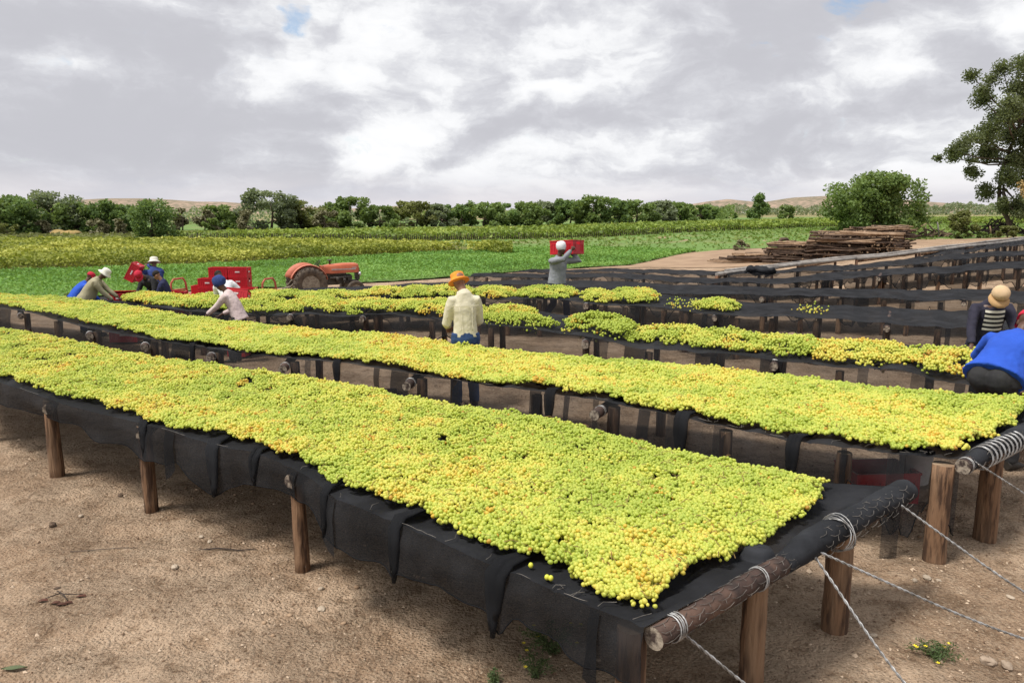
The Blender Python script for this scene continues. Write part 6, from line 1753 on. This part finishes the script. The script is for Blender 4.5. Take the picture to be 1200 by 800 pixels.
def stone(px, py, wpx, label, mat='stone', flat=.6):
    p = unp(px, py, 0); s = math.hypot(p.y, p.z - CAMH) / FPX; r = wpx * s / 2 * (.8 if py < 760 else 1.0)
    b = MB(); b.ball((0, 0, 0), (r, r * .75, r * flat), 9, 6)
    b.v = [tuple(c * random.uniform(.82, 1.12) for c in v) for v in b.v]; b.sm = [False] * len(b.sm)
    o = b.build('stone', M[mat]); o.location = (p.x, p.y, gz(p.x, p.y) + r * flat * .5); o.rotation_euler = (0, 0, random.uniform(0, 3))
    tag(o, label, 'stone', 'loose stones on the dirt')
for a in ((1158, 775, 18, 'brown stone at the lower right, left of the round one'), (1180, 780, 16, 'round brown stone at the lower right photo edge'), (1184, 700, 13, 'pale chip of stone by the right photo edge', 'stone_pale', .3),
          (1072, 681, 10, 'small pale stone behind the second end post, left of the flat one', 'stone_pale'), (1086, 679, 14, 'flat pale stone between two small ones behind the end post', 'stone_pale', .45), (1100, 681, 8, 'small pale stone right of the flat one', 'stone_pale'),
          (62, 617, 13, 'dark clod on the dirt left of the second post', 'stone_dark'), (205, 667, 14, 'pale flat stone on the dirt below the middle of the left half', 'stone_pale', .4), (236, 629, 8, 'small pale stone under the left part of the nearest rack', 'stone_pale'), (246, 634, 9, 'whitish stone under the left part of the nearest rack', 'stone_pale'),
          (67, 688, 10, 'dark clod above the twig with dead leaves', 'stone_dark', .4), (376, 691, 9, 'pale tan chip right of the third post', 'stone_pale'), (377, 712, 15, 'flat pale chip below and right of the third post', 'stone_pale', .25), (571, 707, 9, 'dark red-brown clod under the skirt of the nearest rack', 'stone_dark'),
          (141, 581, 10, 'small dark clod right of the second post', 'stone_dark'), (95, 606, 8, 'small pale stone between the first and second post', 'stone_pale'), (1024, 745, 12, 'pale stone right of the middle end post', 'stone_pale', .4)): stone(*a)
def clods():
    b = MB()
    for k in range(420):
        Y = random.uniform(2.6, 9); X = random.uniform(-1, 1) * (Y * .7 + .3)
        if vnoise(np.array([X * .7]), np.array([Y * .7]), 91)[0] < .45: continue
        r = random.uniform(.008, .022); n0 = b.ball((0, 0, 0), (r * random.uniform(.8, 1.5), r, r * .6), 6, 4)
        b.xf(n0, Matrix.Translation((X, Y, gz(X, Y) + r * .15)) @ Matrix.Rotation(random.uniform(0, 6), 4, 'Z'))
    b.v = [tuple(c + random.uniform(-.0015, .0015) for c in v) for v in b.v]
    tag(b.build('clods', M['clod']), 'crumbled clods of earth lying in the dirt', 'clods', kind='stuff')
M['clod'] = surf('earth_clod', (.40, .28, .185), (.24, .155, .095), .95, 7.0, 3, .4)
clods()
# twig with dead leaves
c = unp(75, 703, 0); z0 = gz(c.x, c.y)
tw = empty('twig', (c.x, c.y, z0), 0, 'dry twig with curled dead brown leaves on the dirt at lower left', 'twig')
b = MB(); b.tube([(-.10, .10, .015), (-.02, .03, .03), (.05, -.04, .02)], [.004, .005, .003], 5); b.tube([(-.02, .03, .03), (.10, .05, .02)], [.004, .002], 5); b.tube([(-.06, .06, .02), (-.14, -.02, .015)], [.004, .002], 5); b.build('stem', M['deadwood'], tw)
for (x, y) in ((.05, -.05), (.09, .04), (-.13, -.02), (-.03, -.05), (.02, -.07)):
    b = MB(); V = [(-.035, 0, .004), (-.01, .018, .016), (.03, .006, .022), (.04, 0, .01), (.0, -.02, .018)]
    b.add([(p[0] + x, p[1] + y, p[2]) for p in V], [(0, 4, 1), (1, 4, 2), (2, 4, 3)]); b.build('leaf', surf('dead_leaf', (.11, .045, .03), (.07, .03, .02), .9) if 'dead_leaf' not in bpy.data.materials else bpy.data.materials['dead_leaf'], tw)
c = unp(17, 785, 0); b = MB(); V = []
for i in range(7):
    f = i / 6; w = .022 * math.sin(math.pi * f) + .001; V += [(-.07 + .14 * f, -w, .012 + .008 * f), (-.07 + .14 * f, 0, .006 + .012 * math.sin(3 * f)), (-.07 + .14 * f, w, .014)]
b.add(V, [(i * 3 + j, i * 3 + 3 + j, i * 3 + 4 + j, i * 3 + 1 + j) for i in range(6) for j in range(2)]); o = b.build('leaf', surf('grey_green_leaf', (.10, .12, .06), (.07, .09, .04), .8)); o.location = (c.x, c.y, gz(c.x, c.y)); o.rotation_euler = (0, 0, .1)
tag(o, 'grey-green leaf on the dirt in the lower left corner', 'leaf')
c = unp(262, 645, 0); b = MB(); b.tube([(-.22, 0, .01), (-.05, .02, .02), (.12, .0, .012), (.24, .03, .01)], [.004, .006, .005, .003], 5); o = b.build('stick', M['deadwood']); o.location = (c.x, c.y, gz(c.x, c.y)); tag(o, 'thin dark stick on the dirt under the left part of the nearest rack', 'stick')
c = unp(116, 646, 0); b = MB(); b.tube([(-.22, 0, .008), (-.05, .02, .012), (.12, .06, .01), (.26, .07, .008)], [.003, .004, .004, .002], 5); o = b.build('stick', M['trunk']); o.location = (c.x, c.y, gz(c.x, c.y)); tag(o, 'faint pale stick on the open dirt left of the third post', 'stick')
# weeds with yellow flowers
def weed(px, py, w, h, n, label, flowers):
    c = unp(px, py, 0); z0 = gz(c.x, c.y)
    root = empty('weed', (c.x, c.y, z0), 0, label, 'weed', 'yellow-flowered weeds')
    b = MB(); ends = []
    for i in range(n):
        a = random.uniform(0, 6.28); r = random.uniform(.4, 1) * w
        e = Vector((math.cos(a) * r, math.sin(a) * r * .8, h * random.uniform(.3, 1)))
        m = e * .5 + Vector((0, 0, h * .25)); b.tube([(0, 0, 0), m, e], [.003, .0025, .0015], 4); ends.append((m, e))
    b.build('stem', M['weed_stem'], root)
    P = []
    for m, e in ends:
        for k in range(34):
            f = random.random(); q = (Vector((0, 0, 0)).lerp(m, f * 2) if f < .5 else m.lerp(e, f * 2 - 1)); P.append(q + Vector((random.gauss(0, .014), random.gauss(0, .014), random.gauss(.003, .010))))
    P = np.array(P); P[:, 2] = np.maximum(P[:, 2], .004)
    link_mesh('leaves', leaf_mesh('leaves', P, .020, rng.random(len(P)), M['weed'], .2, .38), root)
    for i in range(flowers):
        e = random.choice(ends)[1]; b = MB()
        for k in range(5):
            t_ = k * 1.2566; b.add([(0, 0, .004), (.009 * math.cos(t_ - .5), .009 * math.sin(t_ - .5), .007), (.013 * math.cos(t_), .013 * math.sin(t_), .009), (.009 * math.cos(t_ + .5), .009 * math.sin(t_ + .5), .007)], [(0, 1, 2, 3)])
        o = b.build('flower', M['flower'], root); o.location = e + Vector((random.uniform(-.02, .02), random.uniform(-.02, .02), .008))
M['weed_stem'] = surf('weed_stem', (.10, .11, .05), None, .8)
weed(648, 762, .22, .17, 26, 'sprawling green weed with small yellow flowers under the corner of the nearest rack', 7)
weed(628, 790, .13, .12, 12, 'second green weed tuft just below the sprawling one', 2)
weed(1098, 768, .17, .07, 22, 'low flat weed with yellow flowers on the open dirt at lower right', 6)
weed(578, 796, .06, .06, 7, 'tiny weed at the bottom edge left of the sprawling weed', 0)
